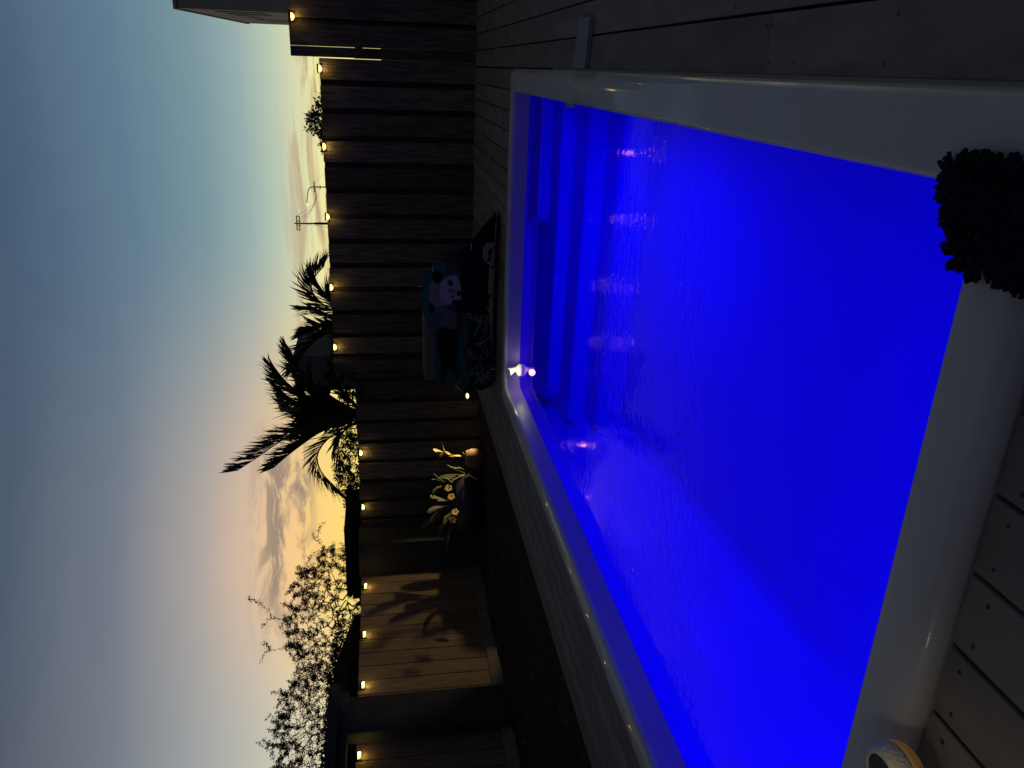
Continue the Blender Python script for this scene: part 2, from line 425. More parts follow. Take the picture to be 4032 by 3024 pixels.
for t_, z_ in prof:
    rr = []
    for k in range(NL):
        p = outer[k].lerp(inner[k], t_); w = .0012 * noise.noise(Vector((p.x * 2.2, p.y * 2.2, 1)))
        rr.append((p.x + w, p.y + w, z_ + w))
    rings.append(rr)
pool = empty('swimming_pool', (-1.5, 4.1, 0))
tag(pool, 'sunken white acrylic swimming pool with rounded rim, lit bright blue under water', 'swimming pool')
c = MB(); ringmesh(c, rings); c.build('coping', 'acrylic', parent=pool, smooth=True)
FLOOR = -1.34
def lvl(loop, z, dx=0):
    out = []
    for p in loop:
        x = p.x; y = p.y
        if dx: x = max(x, -2.785 + dx) if p.x < -1.5 else p.x
        out.append((x, y, z))
    return out
w = MB()
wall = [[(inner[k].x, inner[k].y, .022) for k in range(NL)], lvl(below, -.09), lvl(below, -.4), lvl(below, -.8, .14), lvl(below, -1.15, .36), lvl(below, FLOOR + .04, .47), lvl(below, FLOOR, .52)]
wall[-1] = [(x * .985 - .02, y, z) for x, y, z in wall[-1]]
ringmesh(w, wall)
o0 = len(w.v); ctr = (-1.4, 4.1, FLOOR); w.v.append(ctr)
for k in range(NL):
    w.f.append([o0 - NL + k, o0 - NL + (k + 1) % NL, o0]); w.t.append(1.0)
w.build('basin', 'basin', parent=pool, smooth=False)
s_ = MB()
def step(poly, z, base):
    # moulded step with a sloping riser and a rounded nosing
    n = len(poly); yf = min(p[1] for p in poly); dy = base[0] - yf
    def ringz(fr, zz):
        out = []
        for x, y in poly:
            w_ = max(0, min(1, 1 - (y - yf) / .45))
            out.append((x if x > -.3 else x + .03 * fr * -1 * w_, y + dy * fr * w_, zz))
        return out
    rs = [ringz(1.05, base[1] - .03), ringz(1.0, base[1] + .01), ringz(.12, z - .03), ringz(.02, z - .010), ringz(-.10, z)]
    vs = [v for r in rs for v in r]; fs = []
    for r in range(4):
        for k in range(n): fs.append((r * n + k, r * n + (k + 1) % n, (r + 1) * n + (k + 1) % n, (r + 1) * n + k))
    fs.append(tuple(range(4 * n, 5 * n)))
    s_.add(vs, fs)
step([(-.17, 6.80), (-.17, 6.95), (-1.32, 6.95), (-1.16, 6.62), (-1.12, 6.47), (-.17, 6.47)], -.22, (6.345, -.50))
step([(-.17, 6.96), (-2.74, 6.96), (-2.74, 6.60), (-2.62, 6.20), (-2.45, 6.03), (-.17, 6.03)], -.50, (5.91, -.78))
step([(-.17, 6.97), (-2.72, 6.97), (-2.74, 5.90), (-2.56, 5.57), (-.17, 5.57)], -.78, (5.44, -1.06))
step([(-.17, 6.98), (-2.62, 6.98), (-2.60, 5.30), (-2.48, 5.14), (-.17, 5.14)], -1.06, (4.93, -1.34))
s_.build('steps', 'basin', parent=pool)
# underwater lights on the right wall and near wall (out of the camera's sight below the rim)
def led(cx_, cy_, cz_, axis, r=.11, mt='pool_led'):
    q = Vector((0, 0, 1)).rotation_difference(Vector(axis)).to_matrix()
    m1 = MB(); m1.lathe([(r * 1.25, 0), (r * 1.25, .02), (r * 1.02, .03), (r * 1.0, .018)], (cx_, cy_, cz_), 28, q)
    ho = m1.build('light_housing', 'fixture_white', parent=pool, smooth=True)
    m2 = MB(); m2.lathe([(.0001, .024), (r * .6, .023), (r, .019)], (cx_, cy_, cz_), 28, q)
    le = m2.build('light_lens', mt, parent=ho); le.location = (0, 0, 0)
led(-2.1, 1.345, -.40, (0, 1, 0), .11, 'pool_led_dim')
led(-.175, 4.35, -.36, (-1, 0, 0))
led(-.175, 1.9, -.40, (-1, 0, 0), .10, 'pool_led_dim')
led(-.175, 5.75, -.22, (-1, 0, 0), .05, 'pool_led_dim')  # small fill light added to brighten the step treads
# inlet cover on the right-hand wall just below the rim
g = MB(); g.box(-.208, -.172, 4.90, 5.12, -.012, .0)
g.build('inlet_cover', 'grille', parent=pool)
# water
wa = MB(); wl = rounded([(-.168, 1.333, .03, 6), (-.168, 6.905, .03, 6), (-2.79, 6.895, .16, 10), (-2.79, 1.333, .03, 6)])
wa.add([(p.x, p.y, -.09) for p in wl], [tuple(range(len(wl)))])
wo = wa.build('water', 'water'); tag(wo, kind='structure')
if wo.data.polygons[0].normal.z < 0: wo.data.flip_normals()

# little lamp fixed in the far-left corner at the waterline
fx = empty('waterline_light', (-2.60, 6.78, -.02))
tag(fx, 'small glowing white cup-shaped light at the waterline in the far corner of the pool', 'pool light')
m = MB(); tilt = Matrix.Rotation(R(-18), 3, 'Y') @ Matrix.Rotation(R(12), 3, 'X')
m.lathe([(.020, -.035), (.021, -.012), (.026, .012), (.036, .034), (.0365, .037), (.033, .036)], (-2.60, 6.78, -.012), 24, tilt); m.build('cup', 'fixture_glow', parent=fx, smooth=True)
m = MB(); m.lathe([(.0001, .033), (.030, .034), (.033, .037)], (-2.60, 6.78, -.012), 24, tilt); m.build('lid', 'fixture_dark', parent=fx)
m = MB(); m.lathe([(.0001, -.085), (.055, -.085), (.056, -.068), (.045, -.055), (.024, -.045), (.0001, -.044)], (-2.60, 6.78, 0), 28); m.build('float_ring', 'fixture_glow', parent=fx, smooth=True)
m = MB(); m.tube([(-2.60, 6.80, -.055), (-2.60, 6.91, -.052)], .016, 12); m.build('mounting_stub', 'fixture_white', parent=fx, smooth=True)
light('glow', (-2.60, 6.71, .0), .48, (1, .92, .48), .03, fx)

# ---------------------------------------------------------------- fences
def fence_x(name, xa, xb, y, top, zb, boards, label, wood='fence_wood', gaps=(), back=True, railz=None):
    t = empty(name, ((xa + xb) / 2, y, zb)); tag(t, label, 'fence')
    f = MB(); k = MB()
    for (p, q) in boards:
        f.box(p, q, y - .02, y + .002, zb, top + rnd.uniform(-.006, .006), rnd.uniform(.6, 1.4))
    f.build('front_boards', wood, parent=t)
    if back:
        for (p, q) in back: k.box(p, q, y + .006, y + .024, zb, top - .004 + rnd.uniform(-.006, .006), rnd.uniform(.6, 1.1))
        k.build('back_boards', 'fence_back', parent=t)
    r = MB()
    for zr in (railz or (.35, 1.35)): r.box(xa, xb, y + .026, y + .066, zr, zr + .09)
    r.build('rail', 'fence_back', parent=t)
    return t
def boards(xa, xb, pitch, w, off=0):
    out = []; x = xa + off
    while x < xb - .02:
        out.append((max(x, xa), min(x + w, xb))); x += pitch
    return out
Yf = 10.17
# tall panel by the house, with two thin see-through slits near its top
t = fence_x('tall_fence', .045, 2.6, Yf - .03, 2.137, -.05,
            [(.049, .159), (.1625, .40), (.455, .70), (.76, 1.0), (1.06, 1.3), (1.36, 1.6), (1.66, 1.9), (1.96, 2.2), (2.26, 2.5)],
            'tallest dark fence panel, by the house, with thin slits of sky between its boards', back=[(.168, .5), (.44, 2.6)], railz=(.35, 1.32))
m = MB(); m.box(.044, .160, Yf - .001, Yf + .06, -.05, 1.42, .8); m.build('post', 'fence_wood', parent=t)
t = fence_x('wooden_fence', -3.68, .036, Yf, 1.828, -.05, boards(-3.60, .038, .3115, .243, -.02),
            'long mid-height dark timber fence of wide boards running behind the far end of the pool', back=[(-3.68, .030)])
m = MB(); m.box(-3.86, -3.70, Yf - .05, Yf + .05, -.05, 1.845, .9); m.box(-3.70, -3.68, Yf - .02, Yf + .03, -.05, 1.835, .6); m.build('post', 'fence_wood', parent=t)
t = fence_x('garden_fence', -6.80, -3.87, Yf, 1.572, -.16, boards(-6.8, -3.88, .31, .245, .06),
            'lower dark timber fence behind the flower pots between the garden corner and the drying towels', back=[(-6.8, -3.87)])
# side fence, lit by the garden spotlight
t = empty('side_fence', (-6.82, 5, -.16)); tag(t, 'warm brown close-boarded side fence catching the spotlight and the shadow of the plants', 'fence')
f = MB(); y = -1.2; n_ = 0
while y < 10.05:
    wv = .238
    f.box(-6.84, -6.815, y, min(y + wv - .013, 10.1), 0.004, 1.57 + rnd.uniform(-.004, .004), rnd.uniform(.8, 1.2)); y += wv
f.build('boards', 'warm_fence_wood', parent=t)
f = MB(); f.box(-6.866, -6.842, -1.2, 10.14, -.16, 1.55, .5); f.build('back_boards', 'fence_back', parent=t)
f = MB(); f.box(-6.838, -6.775, -1.2, 9.9, -.2, 0.0); f.build('plinth', 'plinth', parent=t)

# corner pillar and pergola
def pergola(name, y0_, y1_, ybeam, label, top, fx_, dz=0):
    t = empty(name, (-6.6, (y0_ + y1_) / 2, -.16)); tag(t, label, 'pergola')
    m = MB(); m.box(-6.812, -6.66, y0_, y1_, -.18, top - .1); m.build('post', 'pergola_paint', parent=t)
    m = MB(); m.box(-6.83, -6.60, ybeam, y1_ + .02, top - .1, top); m.build('lower_beam', 'pergola_paint', parent=t)
    m = MB(); m.box(-6.88, -6.54, ybeam, y1_ + .10, top, top + .11); m.build('upper_beam', 'pergola_paint', parent=t)
    return t
pergola('pergola', 6.64, 7.17, 2.0, 'dark painted post carrying a two-step beam in front of the side fence', 1.76, 0)
t = empty('corner_pillar', (-6.6, 9.95, -.16)); tag(t, 'dark square pillar in the garden corner where the two fences meet', 'pillar')
m = MB(); m.box(-6.80, -6.30, 9.72, 10.14, -.18, 1.56); m.build('shaft', 'pergola_paint', parent=t)
m = MB(); m.box(-6.82, -6.27, 9.69, 10.145, 1.56, 1.60); m.build('cap', 'pergola_paint', parent=t)

# ---------------------------------------------------------------- solar fence lights
def solar(axis):
    # light fixed to the face of a fence; axis 'x': faces -y ; axis 'y': faces +x
    t = empty('fence_light', (0, 0, 0))
    hs = MB()
    # half-round black cap with a lip, seen from in front: 0.12 wide
    n = 12; pr = [(.060, .0), (.060, .014), (.054, .020), (.001, .024)]
    vs = []; fs = []
    for r, z in pr:
        for k in range(n + 1):
            a = math.pi * k / n; vs.append((r * math.cos(a), -r * math.sin(a), z))
    for i in range(len(pr) - 1):
        for k in range(n): fs.append((i * (n + 1) + k, i * (n + 1) + k + 1, (i + 1) * (n + 1) + k + 1, (i + 1) * (n + 1) + k))
    fs.append(tuple(range(n + 1))); hs.add(vs, fs)
    hs.box(-.055, .055, -.012, .0, -.05, .002)
    h_ = hs.build('housing', 'lamp_black', parent=t)
    ln = MB(); vs = []; fs = []
    pr = [(.048, -.003), (.046, -.014), (.036, -.028), (.018, -.038), (.001, -.041)]
    for r, z in pr:
        for k in range(n + 1):
            a = math.pi * k / n; vs.append((r * math.cos(a), -.012 - r * .85 * math.sin(a), z))
    for i in range(len(pr) - 1):
        for k in range(n): fs.append((i * (n + 1) + k, i * (n + 1) + k + 1, (i + 1) * (n + 1) + k + 1, (i + 1) * (n + 1) + k))
    ln.add(vs, fs)
    l_ = ln.build('lens', 'lamp_glow', parent=t, smooth=True)
    co = MB(); co.lathe([(.001, -.016), (.014, -.010), (.019, 0), (.014, .010), (.001, .016)], (0, -.052, -.024), 12)
    c_ = co.build('bulb', 'lamp_core', parent=l_, smooth=True)
    d = bpy.data.lights.new('warm_point_light', 'POINT'); d.energy = .26; d.color = (1, .62, .10); d.shadow_soft_size = .024
    g_ = bpy.data.objects.new('warm_point_light', d); COL.objects.link(g_); g_.parent = t; g_.location = (0, -.058, -.062)
    return t
proto = solar('x')
def place_solar(o, loc, rot, label):
    o.location = loc; o.scale = (.88, .88, .88); o.rotation_euler = (0, 0, rot); o['label'] = label; o['category'] = 'fence light'; o['group'] = 'solar lights along the tops of the fences'
spots = [((.46, Yf - .051, 2.105), 0, 'amber solar light on the tall panel, nearest the house wall'),
         ((-.078, Yf - .021, 1.832), 0, 'amber solar light on the long fence right beside the tall panel'),
         ((-.95, Yf - .021, 1.830), 0, 'amber solar light on the fence next to the small dark tree'),
         ((-1.79, Yf - .021, 1.832), 0, 'amber solar light just beside the tall utility pole in the sky'),
         ((-2.69, Yf - .021, 1.832), 0, 'amber solar light under the arching frond of the smaller palm'),
         ((-3.50, Yf - .021, 1.825), 0, 'amber solar light at the end of the long fence, above the grey box'),
         ((-5.07, Yf - .021, 1.545), 0, 'amber solar light on the lower fence directly over the variegated plant'),
         ((-5.94, Yf - .021, 1.545), 0, 'amber solar light on the lower fence over the pale flowers, next to the corner pillar'),
         ((-6.814, 9.42, 1.530), 1, 'amber solar light on the side fence nearest the garden corner'),
         ((-6.814, 8.40, 1.530), 1, 'amber solar light on the side fence above the big plant shadow'),
         ((-6.814, 7.50, 1.530), 1, 'amber solar light on the side fence just before the pergola post'),
         ((-6.814, 6.47, 1.555), 1, 'brightest solar light, under the pergola beam past its post')]
first = True
for loc, side, lab in spots:
    if first: o = proto; first = False
    else:
        o = proto.copy(); COL.objects.link(o)
        for ch in list(proto.children):
            c_ = ch.copy(); COL.objects.link(c_); c_.parent = o
            for g_ in ch.children:
                d_ = g_.copy(); COL.objects.link(d_); d_.parent = c_
    place_solar(o, loc, R(90) if side else 0, lab)
# dead fence light that is not shining
t = empty('unlit_fence_light', (-4.15, Yf - .021, 1.54)); tag(t, 'unlit black fence light on the lower fence beside the palm crown', 'fence light')
m = MB(); m.box(-4.205, -4.095, Yf - .07, Yf - .021, 1.53, 1.553); m.build('cap', 'lamp_black', parent=t)
m = MB(); m.lathe([(.05, 0), (.046, -.02), (.025, -.04), (.001, -.045)], (-4.15, Yf - .068, 1.529), 16); m.build('lens', 'lamp_black', parent=t, smooth=True)

# ---------------------------------------------------------------- garden spotlight
sl = empty('garden_spotlight', (-4.17, 9.98, -.12)); tag(sl, 'small garden spotlight glowing on the ground at the deck edge, aimed at the plants', 'spotlight')
dr = Vector((-1, -.55, .32)).normalized()
q = Vector((0, 0, 1)).rotation_difference(dr).to_matrix()
m = MB(); m.lathe([(.018, -.07), (.034, -.05), (.038, .0), (.040, .02), (.036, .02), (.034, .008)], (-4.17, 9.98, .05), 20, q); m.build('housing', 'lamp_black', parent=sl, smooth=True)
m = MB(); m.lathe([(.001, .012), (.033, .010)], (-4.17, 9.98, .05), 20, q); m.build('lens', 'spot_glow', parent=sl)
m = MB(); m.tube([(-4.15, 9.98, .04), (-4.14, 9.98, -.15)], .008, 8); m.build('stake', 'lamp_black', parent=sl)
# warm glow that the camera can see on the near side of the hood
m = MB(); m.lathe([(.001, .0), (.016, .002), (.03, .0)], (-4.165, 9.93, .065), 16, Matrix.Rotation(R(62), 3, 'X') @ Matrix.Diagonal((1.25, .7, 1))); m.build('glowing_rim', 'spot_glow', parent=sl)
light('spot_beam', Vector((-4.17, 9.98, .05)) + dr * .05, 62, (1, .70, .32), .026, sl, 'SPOT', dr, 50, .3)

# ---------------------------------------------------------------- plants by the fence
def blade(mb, base, tip, width, bend=(0, 0, .1), n=8, tone=1.0, side=None, pointed=1.0):
    base, tip, bend = Vector(base), Vector(tip), Vector(bend)
    ax_ = (tip - base); sd = side and Vector(side) or ax_.cross(Vector((.3, 1, .2))).normalized(); vs = []; fs = []
    sd = sd.normalized()
    for i in range(n + 1):
        t_ = i / n; p = base + ax_ * t_ + bend * (4 * t_ * (1 - t_))
        w_ = width * (math.sin(math.pi * min(1, t_ * .92 + .06)) ** .7) * (1 if i < n else .02)
        vs += [p - sd * w_, p + Vector((0, 0, -.12 * w_)), p + sd * w_]
    for i in range(n): fs += [(3 * i, 3 * i + 1, 3 * i + 4, 3 * i + 3), (3 * i + 1, 3 * i + 2, 3 * i + 5, 3 * i + 4)]
    mb.add(vs, fs, tone)
def bowl(name, c_, r, h_, material, label, cat):
    t = empty(name, c_); tag(t, label, cat); m = MB()
    pr = [(r * .45, 0), (r * .8, h_ * .18), (r, h_ * .48), (r * .96, h_ * .75), (r * .78, h_ * .97), (r * .74, h_), (r * .70, h_ * .97), (r * .70, h_ * .9), (.001, h_ * .9)]
    m.lathe(pr, c_, 36); m.build('bowl', material, parent=t, smooth=True); return t
pb = bowl('blue_planter', (-5.62, 9.52, -.14), .42, .40, 'planter_blue', 'large round dark blue planter carrying the pale flowers', 'planter')
m = MB(); m.lathe([(.001, .355), (.29, .355)], (-5.62, 9.52, -.14), 24); m.build('potting_soil', 'soil', parent=pb)
pt = bowl('tan_pot', (-4.92, 9.55, -.14), .13, .26, 'pot_tan', 'small round tan pot with one side lit orange, beside the blue planter', 'plant pot')
cr = empty('croton_plant', (-4.90, 9.55, .1)); tag(cr, 'variegated plant with mottled yellow leaves on a thin stem above the tan pot', 'plant')
m = MB(); m.tube([(-4.92, 9.55, .08), (-4.90, 9.57, .2), (-4.86, 9.58, .34), (-4.82, 9.6, .5)], [.008, .006, .005, .003], 6); m.build('stem', 'croton', parent=cr)
for bs, tp, wd in [((-4.84, 9.59, .42), (-4.775, 9.56, .56), .045), ((-4.84, 9.58, .38), (-4.68, 9.58, .44), .042), ((-4.86, 9.58, .32), (-4.80, 9.52, .39), .034),
                   ((-4.84, 9.59, .40), (-4.90, 9.58, .47), .032), ((-4.89, 9.57, .14), (-4.86, 9.52, .28), .020), ((-4.88, 9.57, .22), (-4.885, 9.56, .36), .015), ((-4.88, 9.57, .12), (-4.80, 9.6, .17), .02)]:
    m = MB(); blade(m, bs, tp, wd, (0, 0, .012), 7, side=(.25, 1, .25)); m.build('leaf', 'croton', parent=cr)
lp = empty('lily_plant', (-5.2, 9.5, .12)); tag(lp, 'lily with long arching pale-edged leaves between the tan pot and the blue planter', 'plant')
for bs, tp, wd, bd, tn_ in [((-5.10, 9.62, .18), (-4.99, 9.55, .38), .018, (-.02, 0, .02), 1.5), ((-5.30, 9.6, .40), (-5.09, 9.55, .56), .028, (.03, 0, .05), 1.4),
                            ((-5.38, 9.6, .20), (-5.19, 9.55, .41), .03, (.02, 0, .02), 1.4), ((-5.30, 9.6, .42), (-5.24, 9.58, .58), .016, (.02, 0, .02), 1.3),
                            ((-5.36, 9.6, .44), (-5.48, 9.52, .57), .034, (.02, 0, .03), 1.3), ((-5.28, 9.74, .14), (-5.28, 9.7, .47), .055, (.0, 0, .02), .35),
                            ((-5.2, 9.66, .12), (-5.12, 9.62, .26), .03, (0, 0, .02), .8), ((-5.2, 9.6, .12), (-5.32, 9.55, .34), .03, (0, 0, .04), .7),
                            ((-5.2, 9.6, .12), (-5.42, 9.55, .42), .022, (0, 0, .06), .5), ((-5.15, 9.66, .12), (-5.02, 9.64, .22), .025, (0, 0, .04), .8), ((-5.2, 9.62, .12), (-5.22, 9.5, .3), .03, (0, 0, .04), .6)]:
    m = MB(); blade(m, bs, tp, wd, bd, 9, tn_, side=(.2, 1, .35)); m.build('leaf', 'lily', parent=lp)
# taller dark foliage whose shadow falls on the side fence
sp_ = empty('strelitzia_plant', (-5.5, 9.45, .2)); tag(sp_, 'dark broad-leaved plant growing up behind the pale flowers in the blue planter', 'plant')
for k, (tx, ty, tz, wd) in enumerate([(-5.75, 9.32, .62, .05), (-5.55, 9.25, .66, .045), (-5.95, 9.2, .52, .05), (-5.9, 9.4, .74, .045), (-5.70, 9.05, .46, .05), (-6.05, 9.05, .40, .05), (-5.5, 9.6, .6, .04)]):
    st = MB(); mid = Vector((-5.58 + (tx + 5.58) * .4, 9.5 + (ty - 9.5) * .4, .2 + (tz - .2) * .5))
    st.tube([(-5.58, 9.5, .16), mid], [.008, .006], 6); s1 = st.build('stem', 'lily', parent=sp_)
    m = MB(); blade(m, mid, (tx, ty, tz), wd, (0, 0, .03), 8, .35, side=(.5, 1, .1)); m.build('leaf', 'lily', parent=sp_)
for k, (x, y, z, lab) in enumerate([(-5.29, 9.4, .36, 'lit pale orchid bloom seen from the side, closest to the lily leaves'), (-5.41, 9.38, .325, 'open pale orchid bloom second from the lily leaves'),
                               (-5.64, 9.36, .27, 'pale orchid bloom hanging lowest over the rim of the blue planter'), (-5.77, 9.38, .30, 'pale orchid bloom farthest out toward the corner pillar'), (-5.74, 9.38, .375, 'half-closed slim orchid bloom touching the outermost open one')]):
    y0_ = y; y = y * .973; x = x * .973; z = 1.15 - (1.15 - z) * .973
    t = empty('orchid_flower', (x, y, z)); tag(t, lab, 'flower', 'orchid blooms over the planter')
    m = MB(); nrm = Vector((1, -.6, .15)).normalized(); u = nrm.cross(Vector((0, 0, 1))).normalized(); v = u.cross(nrm)
    for q_ in range(5):
        a = q_ * 2 * math.pi / 5 + .3 + k; d_ = u * math.cos(a) + v * math.sin(a)
        L_ = .054 if k != 4 else .048
        if k == 4: d_ = (d_ * .3 + Vector((0, 0, .6))).normalized()
        blade(m, Vector((x, y, z)), Vector((x, y, z)) + d_ * L_ + nrm * .008, (.024 if q_ % 2 else .028), nrm * .006, 6, side=d_.cross(nrm))
    m.build('petals', 'petal', parent=t)
    m = MB(); m.lathe([(.001, .012), (.006, .01), (.008, 0), (.005, -.004)], (x, y, z), 10, Vector((0, 0, 1)).rotation_difference(nrm).to_matrix()); m.build('centre', 'petal_core', parent=t, smooth=True)
    m = MB(); m.tube([(x, y + .01, z), (x + .0, y + .06, z - .02), (-5.6, 9.5, .2)], .0025, 5); m.build('stalk', 'croton_dark', parent=t)

# ---------------------------------------------------------------- palms behind the fence
def frond(mb, pts, L0, n=46, seed=0, up=.55, rach=.02, fill=1.0, wid=.031, lsc=1.4):
    rg = random.Random(seed); P_ = [Vector(p) for p in pts]; P_[0].y += .0
    def at(t_):
        m_ = len(P_) - 1; f_ = min(t_ * m_, m_ - 1e-6); i = int(f_); u = f_ - i
        p0 = P_[max(i - 1, 0)]; p1 = P_[i]; p2 = P_[i + 1]; p3 = P_[min(i + 2, m_)]
        return .5 * ((2 * p1) + (-p0 + p2) * u + (2 * p0 - 5 * p1 + 4 * p2 - p3) * u * u + (-p0 + 3 * p1 - 3 * p2 + p3) * u ** 3)
    mb.tube([at(i / 14) for i in range(15)], [rach * (1 - .8 * i / 14) for i in range(15)], 6)
    for i in range(n):
        t_ = .12 + .88 * i / (n - 1); p = at(t_); tg = (at(min(1, t_ + .02)) - at(max(0, t_ - .02))).normalized()
        nrm = Vector((0, 0, 1)) - tg * tg.z
        if nrm.length < .25: nrm = Vector((tg.x, tg.y, 0)) * -1 + Vector((0, 0, .3))
        nrm.normalize(); sd = tg.cross(nrm).normalized()
        ln = L0 * lsc * (.40 + .75 * math.sin(math.pi * (t_ * .8 + .12)) ** .8)
        for sg in (-1, 1):
            if rg.random() > fill: continue
            l_ = ln * rg.uniform(.75, 1.15)
            d_ = (tg * rg.uniform(.85, 1.15) + sd * sg * rg.uniform(.30, .6) + nrm * up * rg.uniform(.7, 1.2)).normalized()
            fw = d_.cross(nrm + sd * sg * .4)
            fw = fw.normalized() if fw.length > .1 else sd
            w_ = wid * rg.uniform(.7, 1.15); dz = Vector((0, 0, -1)) * l_ * rg.uniform(.08, .38); sw = fw * l_ * rg.uniform(-.10, .10)
            q = [p + d_ * l_ * f_ + dz * f_ ** 2.2 + sw * f_ * f_ for f_ in (0, .35, .7, 1)]
            mb.add([q[0] - fw * w_ * .35, q[0] + fw * w_ * .35, q[1] + fw * w_, q[1] - fw * w_, q[2] + fw * w_ * .65, q[2] - fw * w_ * .65, q[3]],
                   [(0, 1, 2, 3), (3, 2, 4, 5), (5, 4, 6)], rg.uniform(.6, 1.3))
def palm(name, base, crown, fr, label):
    t = empty(name, base); tag(t, label, 'palm tree'); m = MB()
    b_, c_ = Vector(base), Vector(crown); pts = [b_.lerp(c_, i / 12) for i in range(13)]
    m.tube(pts, [.13 * (1.15 - .3 * i / 12) * (1 + .06 * (i % 2)) for i in range(13)], 12); m.build('trunk', 'bark', parent=t, smooth=True)
    for i, (pp, L_, n_, up_, fill) in enumerate(fr):
        m = MB(); frond(m, pp, L_, int(n_ * 1.15), i * 7 + len(fr), up_, fill=fill); m.build('frond', 'palm_leaf', parent=t)
    return t
cA = (-5.58, 12.5, 1.5)
A = [([cA, (-5.59, 12.5, 2.10), (-5.72, 12.48, 2.50), (-5.94, 12.45, 2.92), (-6.21, 12.4, 3.32), (-6.42, 12.35, 3.66)], .40, 60, .75, 1),
     ([cA, (-5.65, 12.3, 2.05), (-5.76, 12.3, 2.30), (-5.93, 12.3, 2.54), (-6.16, 12.3, 2.83), (-6.36, 12.3, 3.05)], .36, 46, .8, 1),
     ([cA, (-5.74, 12.3, 1.97), (-5.92, 12.25, 2.21), (-6.15, 12.2, 2.33), (-6.44, 12.2, 2.27), (-6.70, 12.2, 2.08), (-6.92, 12.2, 1.90)], .30, 46, .6, 1),
     ([cA, (-5.41, 12.6, 2.10), (-5.21, 12.6, 2.46), (-4.97, 12.6, 2.76), (-4.72, 12.6, 2.93)], .42, 50, .5, 1),
     ([cA, (-5.30, 12.8, 2.10), (-4.97, 12.8, 2.44), (-4.69, 12.8, 2.62), (-4.46, 12.8, 2.70)], .38, 46, .6, 1),
     ([cA, (-5.41, 12.4, 2.09), (-5.31, 12.4, 2.45), (-5.16, 12.4, 2.70), (-5.00, 12.4, 2.86)], .38, 46, .4, 1),
     ([cA, (-5.60, 12.7, 2.12), (-5.56, 12.7, 2.45), (-5.50, 12.7, 2.68), (-5.38, 12.7, 2.82)], .36, 44, .4, 1),
     ([cA, (-4.97, 12.2, 1.86), (-4.75, 12.2, 2.00), (-4.52, 12.2, 1.98), (-4.34, 12.2, 1.84)], .26, 34, .4, .9),
     ([cA, (-5.1, 12.3, 1.80), (-4.95, 12.3, 1.92), (-4.7, 12.3, 1.80), (-4.45, 12.3, 1.66)], .24, 30, .3, .9),
     ([cA, (-5.5, 12.9, 2.0), (-5.35, 13.1, 2.35), (-5.15, 13.3, 2.6), (-4.95, 13.5, 2.7)], .40, 40, .4, 1),
     ([cA, (-5.75, 12.4, 1.85), (-6.0, 12.4, 1.98), (-6.25, 12.3, 1.95), (-6.5, 12.3, 1.8)], .25, 34, .5, .8),
     ([cA, (-5.4, 12.4, 1.9), (-5.2, 12.4, 2.2), (-5.0, 12.4, 2.33), (-4.8, 12.4, 2.35)], .30, 40, .3, 1),
     ([cA, (-5.52, 12.3, 1.95), (-5.48, 12.2, 2.2), (-5.50, 12.1, 2.42), (-5.58, 12.0, 2.6)], .36, 40, .3, 1)]
rg = random.Random(4)
for k in range(5):
    a = rg.uniform(0, 6.28); l_ = rg.uniform(.5, 1.1); h_ = rg.uniform(.45, .95) * (1.15 if math.cos(a) > 0 else .7)
    dx, dy = math.cos(a) * l_ * .85, math.sin(a) * l_
    A.append(([cA, (cA[0] + dx * .25, cA[1] + dy * .25, cA[2] + h_ * .55), (cA[0] + dx * .6, cA[1] + dy * .6, cA[2] + h_ * .95), (cA[0] + dx, cA[1] + dy, cA[2] + h_ * .98)], .34, 40, .35, 1))
palm('palm_tree', (-5.6, 12.6, -.34), cA, A, 'big palm with long fronds leaning out over the lower fence')
cB = (-4.24, 13.5, 1.5)
B_ = [([cB, (-4.30, 13.3, 2.02), (-4.46, 13.3, 2.33), (-4.67, 13.3, 2.53), (-4.87, 13.3, 2.68), (-4.98, 13.3, 2.74)], .34, 46, .55, 1),
      ([cB, (-3.98, 13.5, 2.06), (-3.76, 13.5, 2.30), (-3.56, 13.5, 2.37), (-3.37, 13.5, 2.28), (-3.22, 13.5, 2.14)], .32, 48, .75, 1),
      ([cB, (-4.13, 13.6, 2.03), (-4.02, 13.6, 2.26), (-3.97, 13.6, 2.42), (-3.95, 13.6, 2.55)], .32, 40, .4, 1),
      ([cB, (-4.25, 13.4, 2.0), (-4.24, 13.4, 2.22), (-4.29, 13.4, 2.40), (-4.37, 13.4, 2.52)], .32, 40, .4, 1),
      ([cB, (-3.95, 13.7, 2.0), (-3.72, 13.7, 2.18), (-3.55, 13.7, 2.28), (-3.42, 13.7, 2.32)], .30, 40, .5, 1),
      ([cB, (-4.0, 13.6, 1.9), (-3.85, 13.6, 2.02), (-3.7, 13.6, 2.05), (-3.6, 13.6, 1.98)], .26, 34, .4, 1),
      ([cB, (-4.4, 13.6, 1.85), (-4.5, 13.6, 1.98), (-4.62, 13.6, 1.95), (-4.7, 13.6, 1.85)], .24, 30, .4, 1)]
for k in range(0):
    a = rg.uniform(0, 6.28); l_ = rg.uniform(.3, .62); h_ = rg.uniform(.4, .72)
    dx, dy = math.cos(a) * l_ * .9, math.sin(a) * l_
    B_.append(([cB, (cB[0] + dx * .25, cB[1] + dy * .25, cB[2] + h_ * .6), (cB[0] + dx * .6, cB[1] + dy * .6, cB[2] + h_ * .95), (cB[0] + dx, cB[1] + dy, cB[2] + h_ * .95)], .26, 34, .35, 1))
palm('palm_tree', (-4.2, 13.6, -.34), cB, B_, 'smaller palm with one frond arching down over the long fence')

